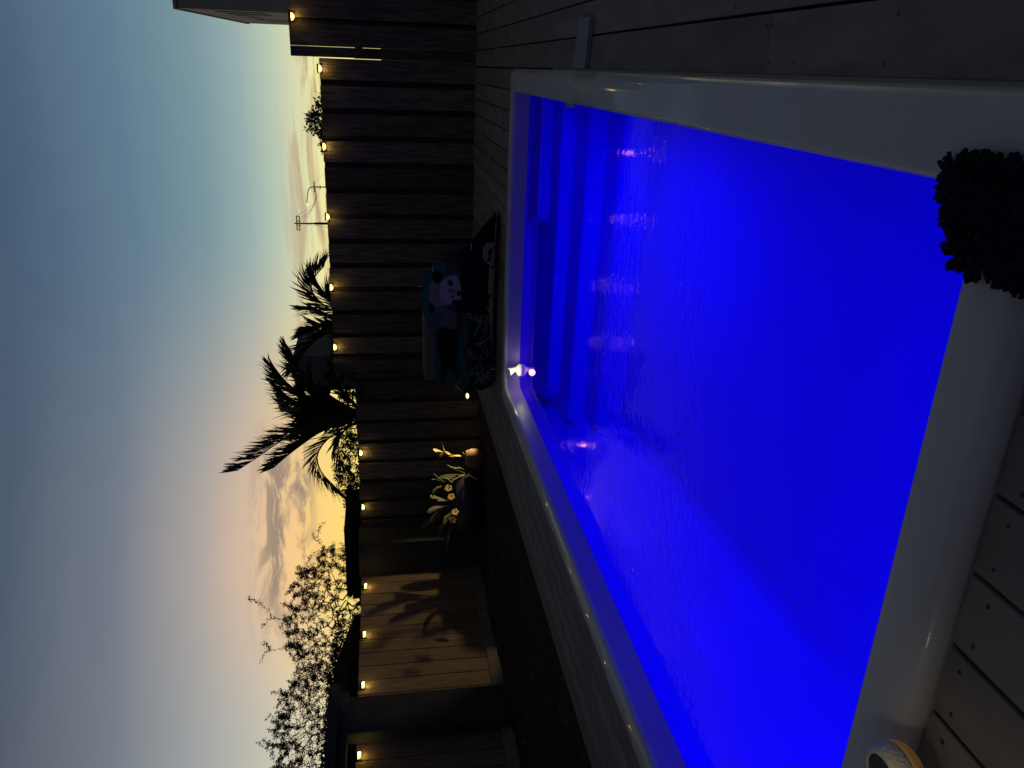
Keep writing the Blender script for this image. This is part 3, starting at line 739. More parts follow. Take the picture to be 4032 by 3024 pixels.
# ---------------------------------------------------------------- shrubs and trees beyond the fences
def crown_tree(name, base, targets, trunk_r, label, cat='tree', leaf=.03, nleaf=5, seed=1, twig=.0024, trunk_top=None, leafmat='leaf', reach=3.0, upbias=.5, shoots=0):
    rg = random.Random(seed); t = empty(name, base); tag(t, label, cat)
    nodes = [Vector(base)]; par = [-1]; cnt = [0]
    tt = Vector(trunk_top) if trunk_top else Vector(base) + Vector((0, 0, .6))
    for i in range(1, 7): nodes.append(Vector(base).lerp(tt, i / 6)); par.append(i - 1); cnt.append(0)
    if shoots:
        tops = sorted(targets, key=lambda q_: -q_[2])[:len(targets) // 3]
        for q_ in rg.sample(tops, shoots):
            x_, y_, z_ = q_; dx_ = rg.gauss(0, .35)
            for s_i in range(1, rg.randint(2, 6)):
                x_ += dx_ * .06; z_ += rg.uniform(.02, .045); targets.append((x_, y_, z_))
    targets = sorted([Vector(q_) for q_ in targets], key=lambda q_: (q_ - tt).length)
    for q_ in targets:
        best = min(range(6, len(nodes)), key=lambda i: (nodes[i] - q_).length + (.6 if nodes[i].z > q_.z + .05 else 0) * upbias)
        nn = nodes[best]; d_ = (q_ - nn).length; k = max(1, min(4, int(d_ / .12))); pr_ = best
        for s in range(1, k + 1):
            p = nn.lerp(q_, s / k) + Vector((rg.gauss(0, .012), rg.gauss(0, .012), rg.gauss(0, .012)))
            nodes.append(p); par.append(pr_); cnt.append(0); pr_ = len(nodes) - 1
    for i in range(len(nodes) - 1, 0, -1): cnt[i] += 1; cnt[par[i]] += cnt[i]
    m = MB(); tr = MB(); mx = max(cnt)
    for i in range(1, len(nodes)):
        r1 = max(twig, trunk_r * (cnt[i] / mx) ** .5); r0 = max(twig, trunk_r * (cnt[par[i]] / mx) ** .5)
        r0 = min(r0, r1 * 1.6 + .002)
        tr.tube([nodes[par[i]], nodes[i]], [r0, r1], 4 if r1 < .012 else 7, cap=False)
    tr.build('trunk', 'bark', parent=t)
    for i in range(8, len(nodes)):
        if cnt[i] > 14: continue
        for s in range(nleaf):
            p = nodes[par[i]].lerp(nodes[i], rg.random()) + Vector((rg.gauss(0, 1), rg.gauss(0, 1), rg.gauss(0, 1))) * leaf * .6; d_ = Vector((rg.gauss(0, 1), rg.gauss(0, 1), rg.gauss(0, .8))).normalized()
            l_ = leaf * rg.uniform(.5, 1.5); u = d_.cross(Vector((rg.gauss(0, 1), rg.gauss(0, 1), rg.gauss(0, 1)))).normalized() * l_ * .27
            m.add([p, p + d_ * l_ * .5 + u, p + d_ * l_, p + d_ * l_ * .5 - u], [(0, 1, 2, 3)], rg.uniform(.5, 1.4))
    m.build('crown', leafmat, parent=t)
    return t
def env_targets(n, prof, base_z, az_pts, depth, seed, off=0):
    # prof: list of (x, y, top z) along the hedge line; fill under it
    rg = random.Random(seed); out = []
    for k in range(n):
        f_ = rg.random() * (len(prof) - 1); i = int(f_); u = f_ - i
        x = prof[i][0] * (1 - u) + prof[i + 1][0] * u; y = prof[i][1] * (1 - u) + prof[i + 1][1] * u; zt = prof[i][2] * (1 - u) + prof[i + 1][2] * u
        v = rg.random() ** .75; dd = rg.uniform(-depth, depth)
        out.append((x + dd * az_pts[0], y + dd * az_pts[1], base_z + (zt - base_z) * v + rg.gauss(0, .02) - off))
    return out
# sparse tree behind the garden corner
prof = [(-7.35, 11.35, 2.20), (-7.55, 11.22, 2.55), (-7.75, 11.1, 2.70), (-7.95, 10.9, 2.78), (-8.15, 10.77, 2.88), (-8.35, 10.6, 2.98), (-8.55, 10.45, 2.92), (-8.75, 10.3, 2.72)]
tg = env_targets(1050, prof, 1.5, (-.65, .75), .5, 3, .07)
tg += [(-7.32, 11.4, 2.3), (-7.22, 11.4, 2.36), (-7.15, 11.45, 2.42), (-7.08, 11.45, 2.30), (-7.0, 11.5, 2.22), (-8.2, 10.7, 3.0), (-8.22, 10.7, 3.1), (-8.3, 10.65, 3.17), (-8.1, 10.75, 3.08), (-8.03, 10.8, 3.2), (-8.55, 10.4, 3.05), (-8.65, 10.4, 3.15), (-8.72, 10.3, 3.2)]
crown_tree('sparse_tree', (-8.1, 10.85, -.34), tg, .03, 'straggly small-leaved tree behind the lit side fence, next to the corner pillar', leaf=.024, nleaf=26, shoots=40, seed=5, trunk_top=(-8.1, 10.85, 1.6))
prof = [(-8.75, 10.3, 2.72), (-8.95, 10.1, 2.78), (-9.1, 9.95, 2.86), (-9.3, 9.78, 2.95), (-9.5, 9.6, 3.05), (-9.7, 9.4, 3.08), (-9.9, 9.2, 3.06), (-10.2, 8.9, 3.1), (-10.6, 8.6, 3.05)]
tg = env_targets(1500, prof, 1.75, (-.68, .73), .55, 9, .07)
tg += [(-9.3, 9.8, 3.0), (-9.35, 9.75, 3.1), (-9.05, 10.0, 2.95), (-9.02, 10.0, 3.02), (-9.6, 9.5, 3.15), (-9.58, 9.55, 3.2)]
crown_tree('dense_tree', (-9.5, 9.7, -.34), tg, .034, 'taller denser small-leaved tree rising behind the side fence above the pergola', leaf=.024, nleaf=26, shoots=55, seed=8, trunk_top=(-9.5, 9.7, 1.5))
# hedge behind the lower fence
prof = [(-4.3, 11.5, 1.80), (-4.8, 11.5, 1.86), (-5.25, 11.5, 1.82), (-5.6, 11.5, 1.94), (-6.0, 11.5, 2.0), (-6.3, 11.5, 1.98), (-6.6, 11.5, 1.86), (-6.9, 11.5, 1.85), (-7.15, 11.4, 1.80)]
tg = env_targets(1000, prof, 1.25, (.1, 1), .3, 11)
crown_tree('lacy_shrub', (-6.2, 11.5, -.34), tg, .04, 'low lacy shrub along the top of the lower fence under the drooping palm frond', cat='shrub', leaf=.036, nleaf=14, seed=12, trunk_top=(-6.2, 11.5, 1.0), leafmat='leaf')
# small dark tree behind the long fence
prof = [(-.40, 15.0, 2.04), (-.52, 15, 2.14), (-.66, 15, 2.26), (-.82, 15, 2.38), (-.98, 15, 2.42), (-1.12, 15, 2.40), (-1.2, 15, 2.25), (-1.3, 15, 2.2), (-1.42, 15, 2.22), (-1.5, 15, 2.1)]
tg = env_targets(620, prof, 1.5, (0, 1), .3, 21)
crown_tree('small_tree', (-.95, 15.0, -.34), tg, .05, 'small dense dark tree top showing over the long fence near the tall panel', leaf=.05, nleaf=8, seed=22, trunk_top=(-.95, 15, 1.2))
# solid clipped hedge behind the side fence
hd = MB()
rg = random.Random(31)
hd.add([(-8.9, 3.0, -.34), (-7.9, 3.0, -.34), (-7.9, 10.8, -.34), (-8.9, 10.8, -.34), (-8.85, 3.0, 2.05), (-7.95, 3.0, 2.0), (-7.95, 10.3, 1.74), (-8.85, 10.3, 2.05)], [(0, 3, 2, 1), (4, 5, 6, 7), (0, 1, 5, 4), (1, 2, 6, 5), (2, 3, 7, 6), (3, 0, 4, 7)], .4)
for k in range(14000):
    f_ = rg.random(); y = 3 + 7.4 * f_; 
    if rg.random() < .5: x = -7.93 + rg.gauss(0, .03); zz = rg.uniform(1.1, 2.05)
    else: x = rg.uniform(-8.9, -7.9); zz = 2.03 + rg.gauss(0, .035) - max(0, (y - 9.3)) * .1
    d_ = Vector((rg.gauss(0, 1), rg.gauss(0, 1), rg.gauss(0, 1))).normalized(); u = d_.cross(Vector((rg.gauss(0, 1), rg.gauss(0, 1), rg.gauss(0, 1)))).normalized() * .012; p = Vector((x, y, zz))
    hd.add([p, p + d_ * .02 + u, p + d_ * .045, p + d_ * .02 - u], [(0, 1, 2, 3)], rg.uniform(.5, 1.3))
tag(hd.build('hedge', 'leaf'), 'solid dark clipped hedge standing right behind the side fence', 'hedge')

# dark garden shed behind the corner
t = empty('garden_shed', (-7.8, 11.4, -.34)); tag(t, 'black flat-roofed garden shed peeping over the fence corner', 'shed')
m = MB(); m.box(-8.35, -7.02, 11.25, 12.6, -.34, 1.80); m.build('wall', 'shed_wall', parent=t)
m = MB(); m.box(-8.25, -6.97, 11.18, 12.7, 1.80, 1.885); m.build('roof', 'roof_dark', parent=t)
# neighbour's grey building behind the palms
t = empty('grey_building', (-6.9, 19, -.34)); tag(t, 'plain grey building wall half hidden behind the big palm', 'building')
m = MB(); m.box(-7.3, -6.42, 18.0, 20, -.34, 3.22); m.build('wall', 'far_wall', parent=t)
m = MB(); m.box(-7.33, -6.395, 17.95, 20.05, 3.22, 3.29); m.build('roof_edge', 'far_wall', parent=t)

# house on the right with tall slot windows
t = empty('slotted_house', (2.5, 28, -.34)); tag(t, 'flat-roofed pale house with tall narrow slots in its side wall, beyond the tall fence panel', 'house')
import bmesh as _b
def quad(mb, pts, tone=1): mb.add(pts, [tuple(range(len(pts)))], tone)
xa, ya, xb_, yb, H = 1.10, 22.5, 1.262, 34.5, 5.98
def wp(f_, z, off=0):
    return (xa + (xb_ - xa) * f_ - off, ya + (yb - ya) * f_, z)
m = MB()
slots = [(.05, .115, 4.02, 5.28), (.16, .225, 4.0, 5.17), (.275, .32, 4.62, 5.14), (.375, .42, 4.58, 5.02), (.50, .56, 3.2, 4.98), (.66, .72, 3.2, 4.86)]
slots = sorted(slots)
f0 = 0
for a_, b2, z0_, z1_ in slots:
    quad(m, [wp(f0, -.34), wp(f0, H), wp(a_, H), wp(a_, -.34)])
    quad(m, [wp(a_, z1_), wp(a_, H), wp(b2, H), wp(b2, z1_)]); quad(m, [wp(a_, -.34), wp(a_, z0_), wp(b2, z0_), wp(b2, -.34)])
    for q1, q2 in ((wp(a_, z0_), wp(a_, z1_)), (wp(b2, z0_), wp(b2, z1_)), (wp(a_, z1_), wp(b2, z1_)), (wp(a_, z0_), wp(b2, z0_))):
        quad(m, [q1, q2, (q2[0] + .25, q2[1], q2[2]), (q1[0] + .25, q1[1], q1[2])])
    f0 = b2
quad(m, [wp(f0, -.34), wp(f0, H), wp(1, H), wp(1, -.34)])
quad(m, [wp(0, -.34), (7, 22.5, -.34), (7, 22.5, H), wp(0, H)]); quad(m, [wp(1, -.34), wp(1, H), (7, 34.5, H), (7, 34.5, -.34)])
m.build('wall', 'house_wall', parent=t)
m = MB(); m.add([(xa - .03, 22.45, H), (7, 22.45, H), (7, 34.55, H), (xb_ - .03, 34.55, H), (xa - .03, 22.45, H + .08), (7, 22.45, H + .08), (7, 34.55, H + .08), (xb_ - .03, 34.55, H + .08)],
                [(0, 3, 2, 1), (4, 5, 6, 7), (0, 1, 5, 4), (1, 2, 6, 5), (2, 3, 7, 6), (3, 0, 4, 7)]); m.build('roof', 'house_wall', parent=t)
for a_, b2, z0_, z1_ in slots:
    m = MB(); quad(m, [wp(a_, z0_, -.24), wp(a_, z1_, -.24), wp(b2, z1_, -.24), wp(b2, z0_, -.24)]); m.build('slot_window', 'slot_dark', parent=t)

# ---------------------------------------------------------------- utility poles, street lamp, wires
def wire(p, q, sag, parent, r=.012, n=14):
    p, q = Vector(p), Vector(q); m = MB()
    m.tube([p.lerp(q, i / n) - Vector((0, 0, sag * 4 * (i / n) * (1 - i / n))) for i in range(n + 1)], r, 4)
    return m
def bar(mb, x0_, x1_, z_, y_, t_=.05, zs=0): mb.add([(x0_, y_ - t_, z_ - t_), (x1_, y_ - t_, z_ - t_ + zs), (x1_, y_ + t_, z_ - t_ + zs), (x0_, y_ + t_, z_ - t_), (x0_, y_ - t_, z_ + t_), (x1_, y_ - t_, z_ + t_ + zs), (x1_, y_ + t_, z_ + t_ + zs), (x0_, y_ + t_, z_ + t_)],
                      [(0, 3, 2, 1), (4, 5, 6, 7), (0, 1, 5, 4), (1, 2, 6, 5), (2, 3, 7, 6), (3, 0, 4, 7)])
t = empty('utility_pole', (-11.08, 60, -.34)); tag(t, 'utility pole with a ladder-shaped double crossarm against the sunset', 'utility pole')
m = MB(); m.tube([(-11.08, 60, -.34), (-11.08, 60, 6.05)], [.10, .085], 10); m.tube([(-11.08, 60, 6.0), (-11.08, 60, 7.50)], [.055, .045], 8); m.build('pole', 'pole_wood', parent=t, smooth=True)
m = MB(); bar(m, -11.59, -10.54, 7.33, 60, .030, -.01); bar(m, -11.59, -10.54, 7.12, 60, .030, -.01)
for xx in (-11.57, -11.22, -10.92, -10.56): m.box(xx - .025, xx + .025, 59.97, 60.03, 7.11, 7.33)
m.build('crossarm', 'pole_wood', parent=t)
m = wire((-11.08, 60, 7.0), (-11.38, 60, 5.0), 0, t, .012); m.build('stay_wire', 'wire', parent=t)
t2 = empty('lamp_post', (-11.26, 80, -.34)); tag(t2, 'farther pole with short crossarms and a curved street lamp arm', 'street lamp')
m = MB(); m.tube([(-11.26, 80, -.34), (-11.26, 80, 7.45), (-11.27, 80, 7.72), (-11.34, 80, 7.93), (-11.5, 80, 8.08), (-11.9, 80, 8.18), (-12.55, 80, 8.28), (-12.80, 80, 8.32)], [.07, .055, .05, .045, .042, .04, .035, .03], 8); m.build('pole', 'pole_wood', parent=t2, smooth=True)
m = MB(); bar(m, -11.74, -10.80, 7.50, 80, .032, .0)
for xx in (-11.72, -11.4, -11.1, -10.82): m.box(xx - .03, xx + .03, 79.97, 80.03, 7.50, 7.62)
bar(m, -11.46, -11.08, 6.96, 80, .028); m.box(-11.46, -11.40, 79.97, 80.03, 6.96, 7.05); m.build('crossarm', 'pole_wood', parent=t2)
m = MB(); m.lathe([(.001, -.12), (.05, -.08), (.06, 0), (.045, .07), (.001, .1)], (-12.92, 80, 8.28), 12, Matrix.Rotation(R(90), 3, 'Y')); m.build('lamp_head', 'street_glow', parent=t2, smooth=True)
for k, (p, q_, sg) in enumerate([((-10.56, 60, 7.36), (-11.72, 80, 7.6), .5), ((-10.92, 60, 7.36), (-11.4, 80, 7.6), .55), ((-11.22, 60, 7.36), (-11.1, 80, 7.6), .5), ((-11.55, 60, 7.36), (-10.82, 80, 7.6), .5)]):
    o = wire(p, q_, sg * 1.4, None).build('power_line', 'wire'); tag(o, 'thin sagging power line strung between the two poles, ' + ('nearest the lamp arm', 'second from the lamp side', 'third from the lamp side', 'farthest from the lamp side')[k], 'power line', 'power lines between the two poles')
m = wire((-10.8, 80, 7.45), (-9.4, 85, 5.7), .1, None); m.build('stay_wire', 'wire', parent=t2)

# ---------------------------------------------------------------- drying rack with towels
def inside(p, poly):
    x, z = p; c_ = False; n = len(poly)
    for i in range(n):
        x1_, z1_ = poly[i]; x2_, z2_ = poly[i - 1]
        if (z1_ > z) != (z2_ > z) and x < (x2_ - x1_) * (z - z1_) / (z2_ - z1_) + x1_: c_ = not c_
    return c_
def yface(x, z): return 7.75 + .35 * z
def cloth(name, poly, off, colf, res=.010, folds=1.0, seed=0, thick=.004, back=True, mname='towel_print'):
    xs = [p[0] for p in poly]; zs = [p[1] for p in poly]; x0_, x1_, z0_, z1_ = min(xs), max(xs), min(zs), max(zs)
    nx_ = int((x1_ - x0_) / res) + 1; nz_ = int((z1_ - z0_) / res) + 1; idx = {}; V = []; F = []; C = []
    def pt(i, j_):
        if (i, j_) in idx: return idx[(i, j_)]
        x = x0_ + i * res; z = z0_ + j_ * res
        n_ = noise.noise(Vector((x * 5 + seed, z * 2.2, seed))) * .022 + noise.noise(Vector((x * 14, z * 6, seed + 4))) * .007
        y = yface(x, z) - off + n_ * folds
        V.append((x, y, z)); C.append(colf(x, z)); idx[(i, j_)] = len(V) - 1; return idx[(i, j_)]
    for i in range(nx_):
        for j_ in range(nz_):
            xc = x0_ + (i + .5) * res; zc = z0_ + (j_ + .5) * res
            if inside((xc, zc), poly): F.append((pt(i, j_), pt(i + 1, j_), pt(i + 1, j_ + 1), pt(i, j_ + 1)))
    # the far half of the towel hangs down behind the rail
    if back:
        top = {}
        for (i, j_), k in idx.items():
            if i not in top or j_ > top[i][0]: top[i] = (j_, k)
        ks = sorted(top); prev = None
        for i in ks:
            v = V[top[i][1]]; col_ = []
            cc = C[top[i][1]]
            for s, (dy, dz) in enumerate([(.03, .008), (.09, 0.0), (.16, -.06), (.22, -.2), (.26, -.36)]):
                V.append((v[0], v[1] + dy, max(.03, v[2] + dz + .01 * noise.noise(Vector((v[0] * 9, s, seed)))))); C.append(cc); col_.append(len(V) - 1)
            row = [top[i][1]] + col_
            if prev is not None:
                for s in range(len(row) - 1): F.append((prev[s], row[s], row[s + 1], prev[s + 1]))
            prev = row
    me = bpy.data.meshes.new(name); me.from_pydata(V, [], F); me.update()
    a = me.color_attributes.new('print', 'FLOAT_COLOR', 'POINT')
    for i, c_ in enumerate(C): a.data[i].color = (*c_, 1)
    me.materials.append(MATS[mname])
    for p in me.polygons: p.use_smooth = True
    o = bpy.data.objects.new(name, me); COL.objects.link(o)
    md = o.modifiers.new('thickness', 'SOLIDIFY'); md.thickness = thick; md.offset = 1
    return o
def blob(x, z, cx__, cz__, rx, rz, rot=0, wob=.12, sd=0):
    dx, dz = x - cx__, z - cz__; c_, s = math.cos(rot), math.sin(rot); u = (dx * c_ + dz * s) / rx; v = (-dx * s + dz * c_) / rz
    return u * u + v * v < 1 + wob * noise.noise(Vector((x * 30, z * 30, sd)))
TEAL = (.035, .12, .11); TEALD = (.03, .09, .10); NAVY = (.006, .010, .022); CREAM = (.23, .215, .20); WHITE = (.27, .25, .28); BLK = (.004, .004, .006); PATT = (.13, .165, .18)
HEAD = [(-2.07, .59), (-2.0, .54), (-1.96, .42), (-2.07, .375), (-2.2, .375), (-2.26, .43), (-2.29, .55), (-2.19, .585)]
HAUNCH = [(-2.38, .66), (-2.31, .61), (-2.3, .57), (-2.37, .42), (-2.53, .41), (-2.56, .51), (-2.51, .56), (-2.54, .62), (-2.46, .665)]
BODY = [(-2.07, .69), (-2.01, .65), (-2.09, .59), (-2.3, .56), (-2.31, .61), (-2.34, .68), (-2.26, .70)]
def panda_print(x, z):
    if blob(x, z, -2.05, .48, .035, .024, .5): return (.03, .028, .035)
    if blob(x, z, -2.125, .475, .03, .03): return (.20, .16, .13)
    if blob(x, z, -2.13, .455, .016, .02): return (.02, .02, .025)
    if blob(x, z, -2.19, .452, .014, .016): return (.03, .03, .035)
    if blob(x, z, -2.15, .395, .030, .022): return BLK
    if blob(x, z, -2.25, .42, .022, .045): return BLK
    if inside((x, z), HEAD): return tuple(v * (1.15 + .25 * noise.noise(Vector((x * 25, z * 25, 2)))) for v in WHITE)
    if blob(x, z, -2.005, .60, .075, .055, .6): return BLK
    if inside((x, z), HAUNCH):
        d_ = .85 if z > .56 or x < -2.5 else 1.0
        return tuple(v * (d_ + .2 * noise.noise(Vector((x * 22, z * 22, 5)))) for v in (.12, .11, .12))
    if blob(x, z, -2.36, .655, .09, .03, .25): return BLK
    if inside((x, z), BODY): return tuple(v * (.8 + .25 * noise.noise(Vector((x * 26, z * 26, 7)))) for v in CREAM)
    if z < .50 and x > -2.02: return tuple(v * (1 + .5 * noise.noise(Vector((x * 18, z * 18, 1)))) for v in (.04, .06, .065))
    if z < .52: return (.05, .05, .05)
    return tuple(v * (1 + .35 * noise.noise(Vector((x * 14, z * 14, 3)))) for v in TEAL)
PND = [(-1.86, .60), (-1.92, .65), (-1.99, .72), (-2.1, .75), (-2.24, .76), (-2.36, .75), (-2.45, .73), (-2.52, .69), (-2.57, .62), (-2.57, .40), (-2.28, .36), (-1.96, .37), (-1.84, .40), (-1.83, .50)]
tag(cloth('panda_towel', PND, .045, panda_print, seed=1), 'teal beach towel printed with a lying panda, draped over the top of the drying rack', 'towel')
WHITE = tuple(v * .55 for v in WHITE); CREAM = tuple(v * .65 for v in CREAM); TEAL = tuple(v * .8 for v in TEAL)
def teal_plain(x, z): return tuple(v * (1 + .35 * noise.noise(Vector((x * 12, z * 12, 9)))) for v in (.03, .09, .085))
TL = [(-2.52, .60), (-2.56, .63), (-2.87, .635), (-3.1, .63), (-3.155, .60), (-3.17, .45), (-3.20, .33), (-3.12, .27), (-2.84, .33), (-2.50, .36)]
tag(cloth('teal_towel', TL, .03, teal_plain, seed=3), 'plain teal towel hanging at the end of the rack under the black trousers', 'towel')
BK = [(-2.53, .60), (-2.54, .425), (-2.80, .415), (-2.96, .42), (-3.08, .40), (-3.09, .415), (-3.0, .435), (-2.98, .51), (-3.12, .555), (-3.11, .575), (-2.95, .565), (-2.69, .612)]
tag(cloth('black_trousers', BK, .062, lambda x, z: BLK, seed=4, folds=.5, back=False), 'black garment laid lengthwise across the plain teal towel', 'garment')
# leaf print: random branching strokes
rg = random.Random(77); strokes = []
for k in range(120):
    x = rg.uniform(-3.2, -2.0); z = rg.uniform(.02, .42); a = rg.uniform(0, 6.28); pts = [(x, z)]
    for s in range(rg.randint(4, 9)):
        a += rg.gauss(0, .55); x += math.cos(a) * .016; z += math.sin(a) * .016; pts.append((x, z))
        if rg.random() < .3:
            a2 = a + rg.choice((-1, 1)) * rg.uniform(.6, 1.1); strokes.append(((x, z), (x + math.cos(a2) * .026, z + math.sin(a2) * .026), .0035))
    for p, q_ in zip(pts, pts[1:]): strokes.append((p, q_, .0042))
grid = {}
for s in strokes:
    for gx in range(int((min(s[0][0], s[1][0]) - .01) / .04) - 1, int((max(s[0][0], s[1][0]) + .01) / .04) + 1):
        for gz in range(int((min(s[0][1], s[1][1]) - .01) / .04) - 1, int((max(s[0][1], s[1][1]) + .01) / .04) + 1): grid.setdefault((gx, gz), []).append(s)
def near(x, z):
    for (a, b2, w_) in grid.get((math.floor(x / .04), math.floor(z / .04)), []):
        ax_, az_ = a; bx2, bz = b2; dx, dz = bx2 - ax_, bz - az_; l2 = dx * dx + dz * dz + 1e-9
        u = max(0, min(1, ((x - ax_) * dx + (z - az_) * dz) / l2))
        if (x - ax_ - u * dx) ** 2 + (z - az_ - u * dz) ** 2 < w_ * w_: return True
    return False
def leafprint(x, z):
    if z > .305 + .02 * noise.noise(Vector((x * 9, 0, 0))) and x < -2.4:
        return (.02, .05, .06) if near(x, z) else (.03, .09, .085)
    if near(x, z):
        return tuple(v * (1 if x < -2.35 else .55) for v in PATT)
    return NAVY
LF = [(-2.30, .43), (-2.53, .43), (-2.96, .41), (-3.15, .345), (-3.215, .30), (-3.20, .15), (-3.15, .05), (-3.06, .02), (-2.8, .045), (-2.53, .07), (-2.2, .10)]
tag(cloth('leaf_print_towel', LF, .02, leafprint, res=.0055, seed=6), 'navy towel with a pale branching leaf print hanging low on the rack', 'towel')
def navyc(x, z): return tuple(v * (1 + .6 * noise.noise(Vector((x * 20, z * 20, 4)))) for v in (.009, .011, .024))
NV = [(-1.33, .035), (-1.37, .07), (-1.46, .15), (-1.59, .24), (-1.70, .33), (-1.80, .42), (-1.84, .43), (-2.30, .43), (-2.36, .40), (-2.34, .09), (-2.0, .11), (-1.80, .10), (-1.63, .06), (-1.48, .06)]
tag(cloth('navy_towel', NV, .034, navyc, seed=8, folds=1.3), 'dark navy towel sagging off the rack with its tail trailing on the deck', 'towel')
SK = [(-1.60, .055), (-1.61, .13), (-1.66, .165), (-1.76, .168), (-1.80, .14), (-1.745, .105), (-1.68, .115), (-1.65, .055)]
tag(cloth('pale_cloth', SK, .052, lambda x, z: (.24, .20, .28), res=.008, folds=.5, seed=10, back=False, thick=.012), 'small pale lilac cloth hooked over the trailing navy towel', 'cloth')
TX = [(-1.86, .41), (-1.83, .50), (-1.86, .60), (-1.74, .50), (-1.66, .36), (-1.75, .33)]
tag(cloth('grey_cloth', TX, .015, lambda x, z: (.03, .045, .045), seed=12, folds=.8, back=False), 'dull green-grey cloth bunched between the panda towel and the navy one', 'cloth')
# rack frame
t = empty('drying_rack', (-2.4, 8.0, 0)); tag(t, 'low metal drying rack standing on the deck, hidden under the towels', 'drying rack')
m = MB()
for x in (-1.88, -3.10):
    for yy in (7.80, 8.42):
        m = MB(); m.tube([(x, yy, 0), (x, 8.02, .60)], .009, 8); m.build('leg', 'rack_metal', parent=t)
m = MB()
for yy, zz in ((8.02, .61), (7.95, .40), (7.85, .12), (8.3, .30)): m.tube([(-1.88, yy + .03, zz), (-3.10, yy + .03, zz)], .006, 8)
m.build('rails', 'rack_metal', parent=t)
pegs = [((-2.11, .775), 0, 'at the crown of the panda towel'), ((-1.66, .28), 1.5, 'on the slope of the navy towel'), ((-1.92, .655), 1.4, 'beside the panda ear at the towel edge'), ((-2.45, .75), -.7, 'at the far shoulder of the panda towel'),
        ((-3.18, .405), .9, 'at the rack end, upper of the close pair'), ((-3.21, .37), .6, 'at the rack end, lower of the close pair'), ((-1.81, .115), .5, 'next to the pale lilac cloth'), ((-2.30, .095), .9, 'on the bottom hem where the navy and leaf print towels meet'), ((-2.94, .045), .1, 'on the bottom hem of the leaf print towel')]
def mkpeg():
    t = empty('clothes_peg'); 
    for s in (-1, 1):
        m = MB(); m.box(-.004, .004, s * .005 - .003, s * .005 + .003, -.028, .03); m.build('prong', 'peg', parent=t)
    m = MB(); m.tube([(-.006, 0, 0), (.006, 0, 0)], .004, 8); m.build('spring', 'rack_metal', parent=t)
    return t
pp_ = mkpeg()
for k, ((x, z), rt, lab) in enumerate(pegs):
    if k == 0: o = pp_
    else:
        o = pp_.copy(); COL.objects.link(o)
        for ch in pp_.children: c_ = ch.copy(); COL.objects.link(c_); c_.parent = o
    o.location = (x, yface(x, z) - .055, z); o.rotation_euler = (0, rt, R(20)); o['label'] = 'white clothes peg ' + lab; o['category'] = 'clothes peg'; o['group'] = 'clothes pegs on the drying rack'
# grey box behind
t = empty('storage_box', (-3.3, 9.62, 0)); tag(t, 'grey lidded storage box against the fence behind the towels', 'box')
m = MB(); m.box(-3.70, -2.75, 9.50, 9.98, 0, .54); m.build('body', 'box_grey', parent=t)
m = MB(); m.box(-3.735, -2.72, 9.46, 10.02, .543, .665); m.build('lid', 'box_grey', parent=t)

# ---------------------------------------------------------------- hatch board on the deck
m = MB(); m.add([(.012, 4.60, .001), (.27, 4.545, .001), (.282, 4.795, .001), (.016, 4.885, .001), (.012, 4.60, .024), (.27, 4.545, .024), (.282, 4.795, .024), (.016, 4.885, .024)],
                [(0, 3, 2, 1), (4, 5, 6, 7), (0, 1, 5, 4), (1, 2, 6, 5), (2, 3, 7, 6), (3, 0, 4, 7)])
tag(m.build('loose_board', 'hatch_wood'), 'short pale board lying across a deck seam beside the pool rim', 'board')

# ---------------------------------------------------------------- shaggy mat over the near corner
t = empty('shaggy_mat', (-.23, 1.2, .06)); tag(t, 'black shaggy bath mat hanging over the near corner of the pool rim', 'mat')
bm_ = MB(); cols, rows = 22, 40
def mz(u, v):
    # u across 0..1, v along 0 (pool end) .. 1 (toward the camera)
    x = -.312 + .157 * u + .02 * v; y = 1.332 + .095 * u - .58 * v
    e_ = min(1, min(u, 1 - u) * 9) ** .5 * min(1, .25 + v * 12) ** .5
    return Vector((x + .006 * math.sin(v * 9), y, .054 + .034 * e_ + .004 * noise.noise(Vector((u * 5, v * 12, 0)))))
for j in range(rows + 1):
    for i in range(cols + 1): bm_.v.append(tuple(mz(i / cols, j / rows)))
for j in range(rows):
    for i in range(cols):
        a = j * (cols + 1) + i; bm_.f.append([a, a + 1, a + cols + 2, a + cols + 1]); bm_.t.append(.4)
base_mat = bm_.build('backing', 'mat_pile', parent=t)
pile = MB(); rg = random.Random(5)
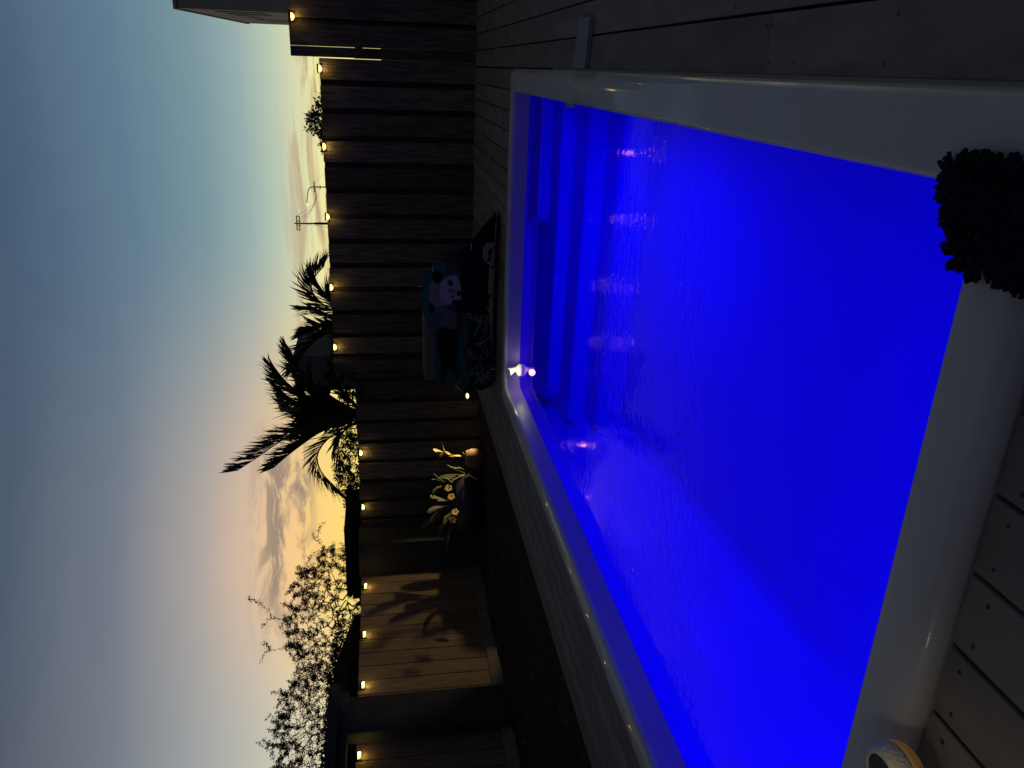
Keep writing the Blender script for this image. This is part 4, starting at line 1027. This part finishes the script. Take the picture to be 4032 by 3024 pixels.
for k in range(1500):
    u, v = rg.random(), rg.random() ** 1.0
    if k < 260: u, v = rg.choice([(rg.random(), rg.uniform(0, .03)), (rg.uniform(0, .06), rg.random()), (rg.uniform(.94, 1), rg.random())])
    p = mz(u, v)
    ox = -1 if u < .08 else (1 if u > .92 else 0); oy = 1 if v < .04 else 0
    out_ = Vector((ox * 1.0 + rg.gauss(0, .28), oy * 1.3 + rg.gauss(0, .28), (.15 if (ox or oy) else .75) + rg.uniform(-.45, .1) * (1 if (ox or oy) else 0)))
    out_.normalize(); l_ = rg.uniform(.020, .034) if not (ox or oy) else rg.uniform(.022, .046)
    pile.tube([p, p + out_ * l_ * .6, p + out_ * l_ + Vector((0, 0, -.003))], [.0050, .0058, .0040], 6, rg.uniform(.5, 1.6))
pile.build('pile', 'mat_pile', parent=t, smooth=True)

# ---------------------------------------------------------------- round ball on the near rim, with added warm light
c0 = Vector((-1.366, 1.117, .103)); axd = Vector((-.08, -.10, 1)).normalized(); q = Vector((0, 0, 1)).rotation_difference(axd).to_matrix()
t = empty('round_ball', tuple(c0)); tag(t, 'round cream ball with dark recessed top and water drops, on the near pool rim', 'lamp')
q77 = q * .78
m = MB(); m.lathe([(.054, .036), (.057, .042), (.062, .041), (.071, .032), (.077, .014), (.079, -.004), (.0785, -.010), (.0765, -.012), (.0765, -.014)], tuple(c0), 48, q77)
m.build('upper_shell', 'ring_white', parent=t, smooth=True)
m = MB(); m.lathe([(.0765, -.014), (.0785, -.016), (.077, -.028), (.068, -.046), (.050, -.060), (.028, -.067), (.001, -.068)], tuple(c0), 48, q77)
m.build('lower_shell', 'base_painted_light', parent=t, smooth=True)
m = MB(); m.lathe([(.001, .014), (.034, .017), (.048, .026), (.0545, .037)], tuple(c0), 32, q77); m.build('top_face', 'ring_dark', parent=t, smooth=True)
m = MB(); rg = random.Random(3)
for k in range(70):
    a = rg.uniform(-2.6, .4); zz = rg.uniform(.0, .042); rr_ = .0785 * math.sqrt(max(0, 1 - (max(zz, 0) / .062) ** 2)) + .0005
    rr_ = .079 - (zz / .042) ** 2 * .016 if zz < .042 else .06
    p = c0 + q77 @ Vector((rr_ * math.cos(a), rr_ * math.sin(a), zz)); r_ = rg.uniform(.0008, .0022)
    m.lathe([(.0001, r_), (r_ * .7, r_ * .7), (r_, 0), (r_ * .7, -r_ * .7), (.0001, -r_)], tuple(p), 7)
m.build('water_drops', 'drop', parent=t, smooth=True)
light('warm_point_light', c0 + Vector((.09, -.12, .13)), .13, (1, .80, .42), .02, t)  # added point light beside the ball, in place of warm house light
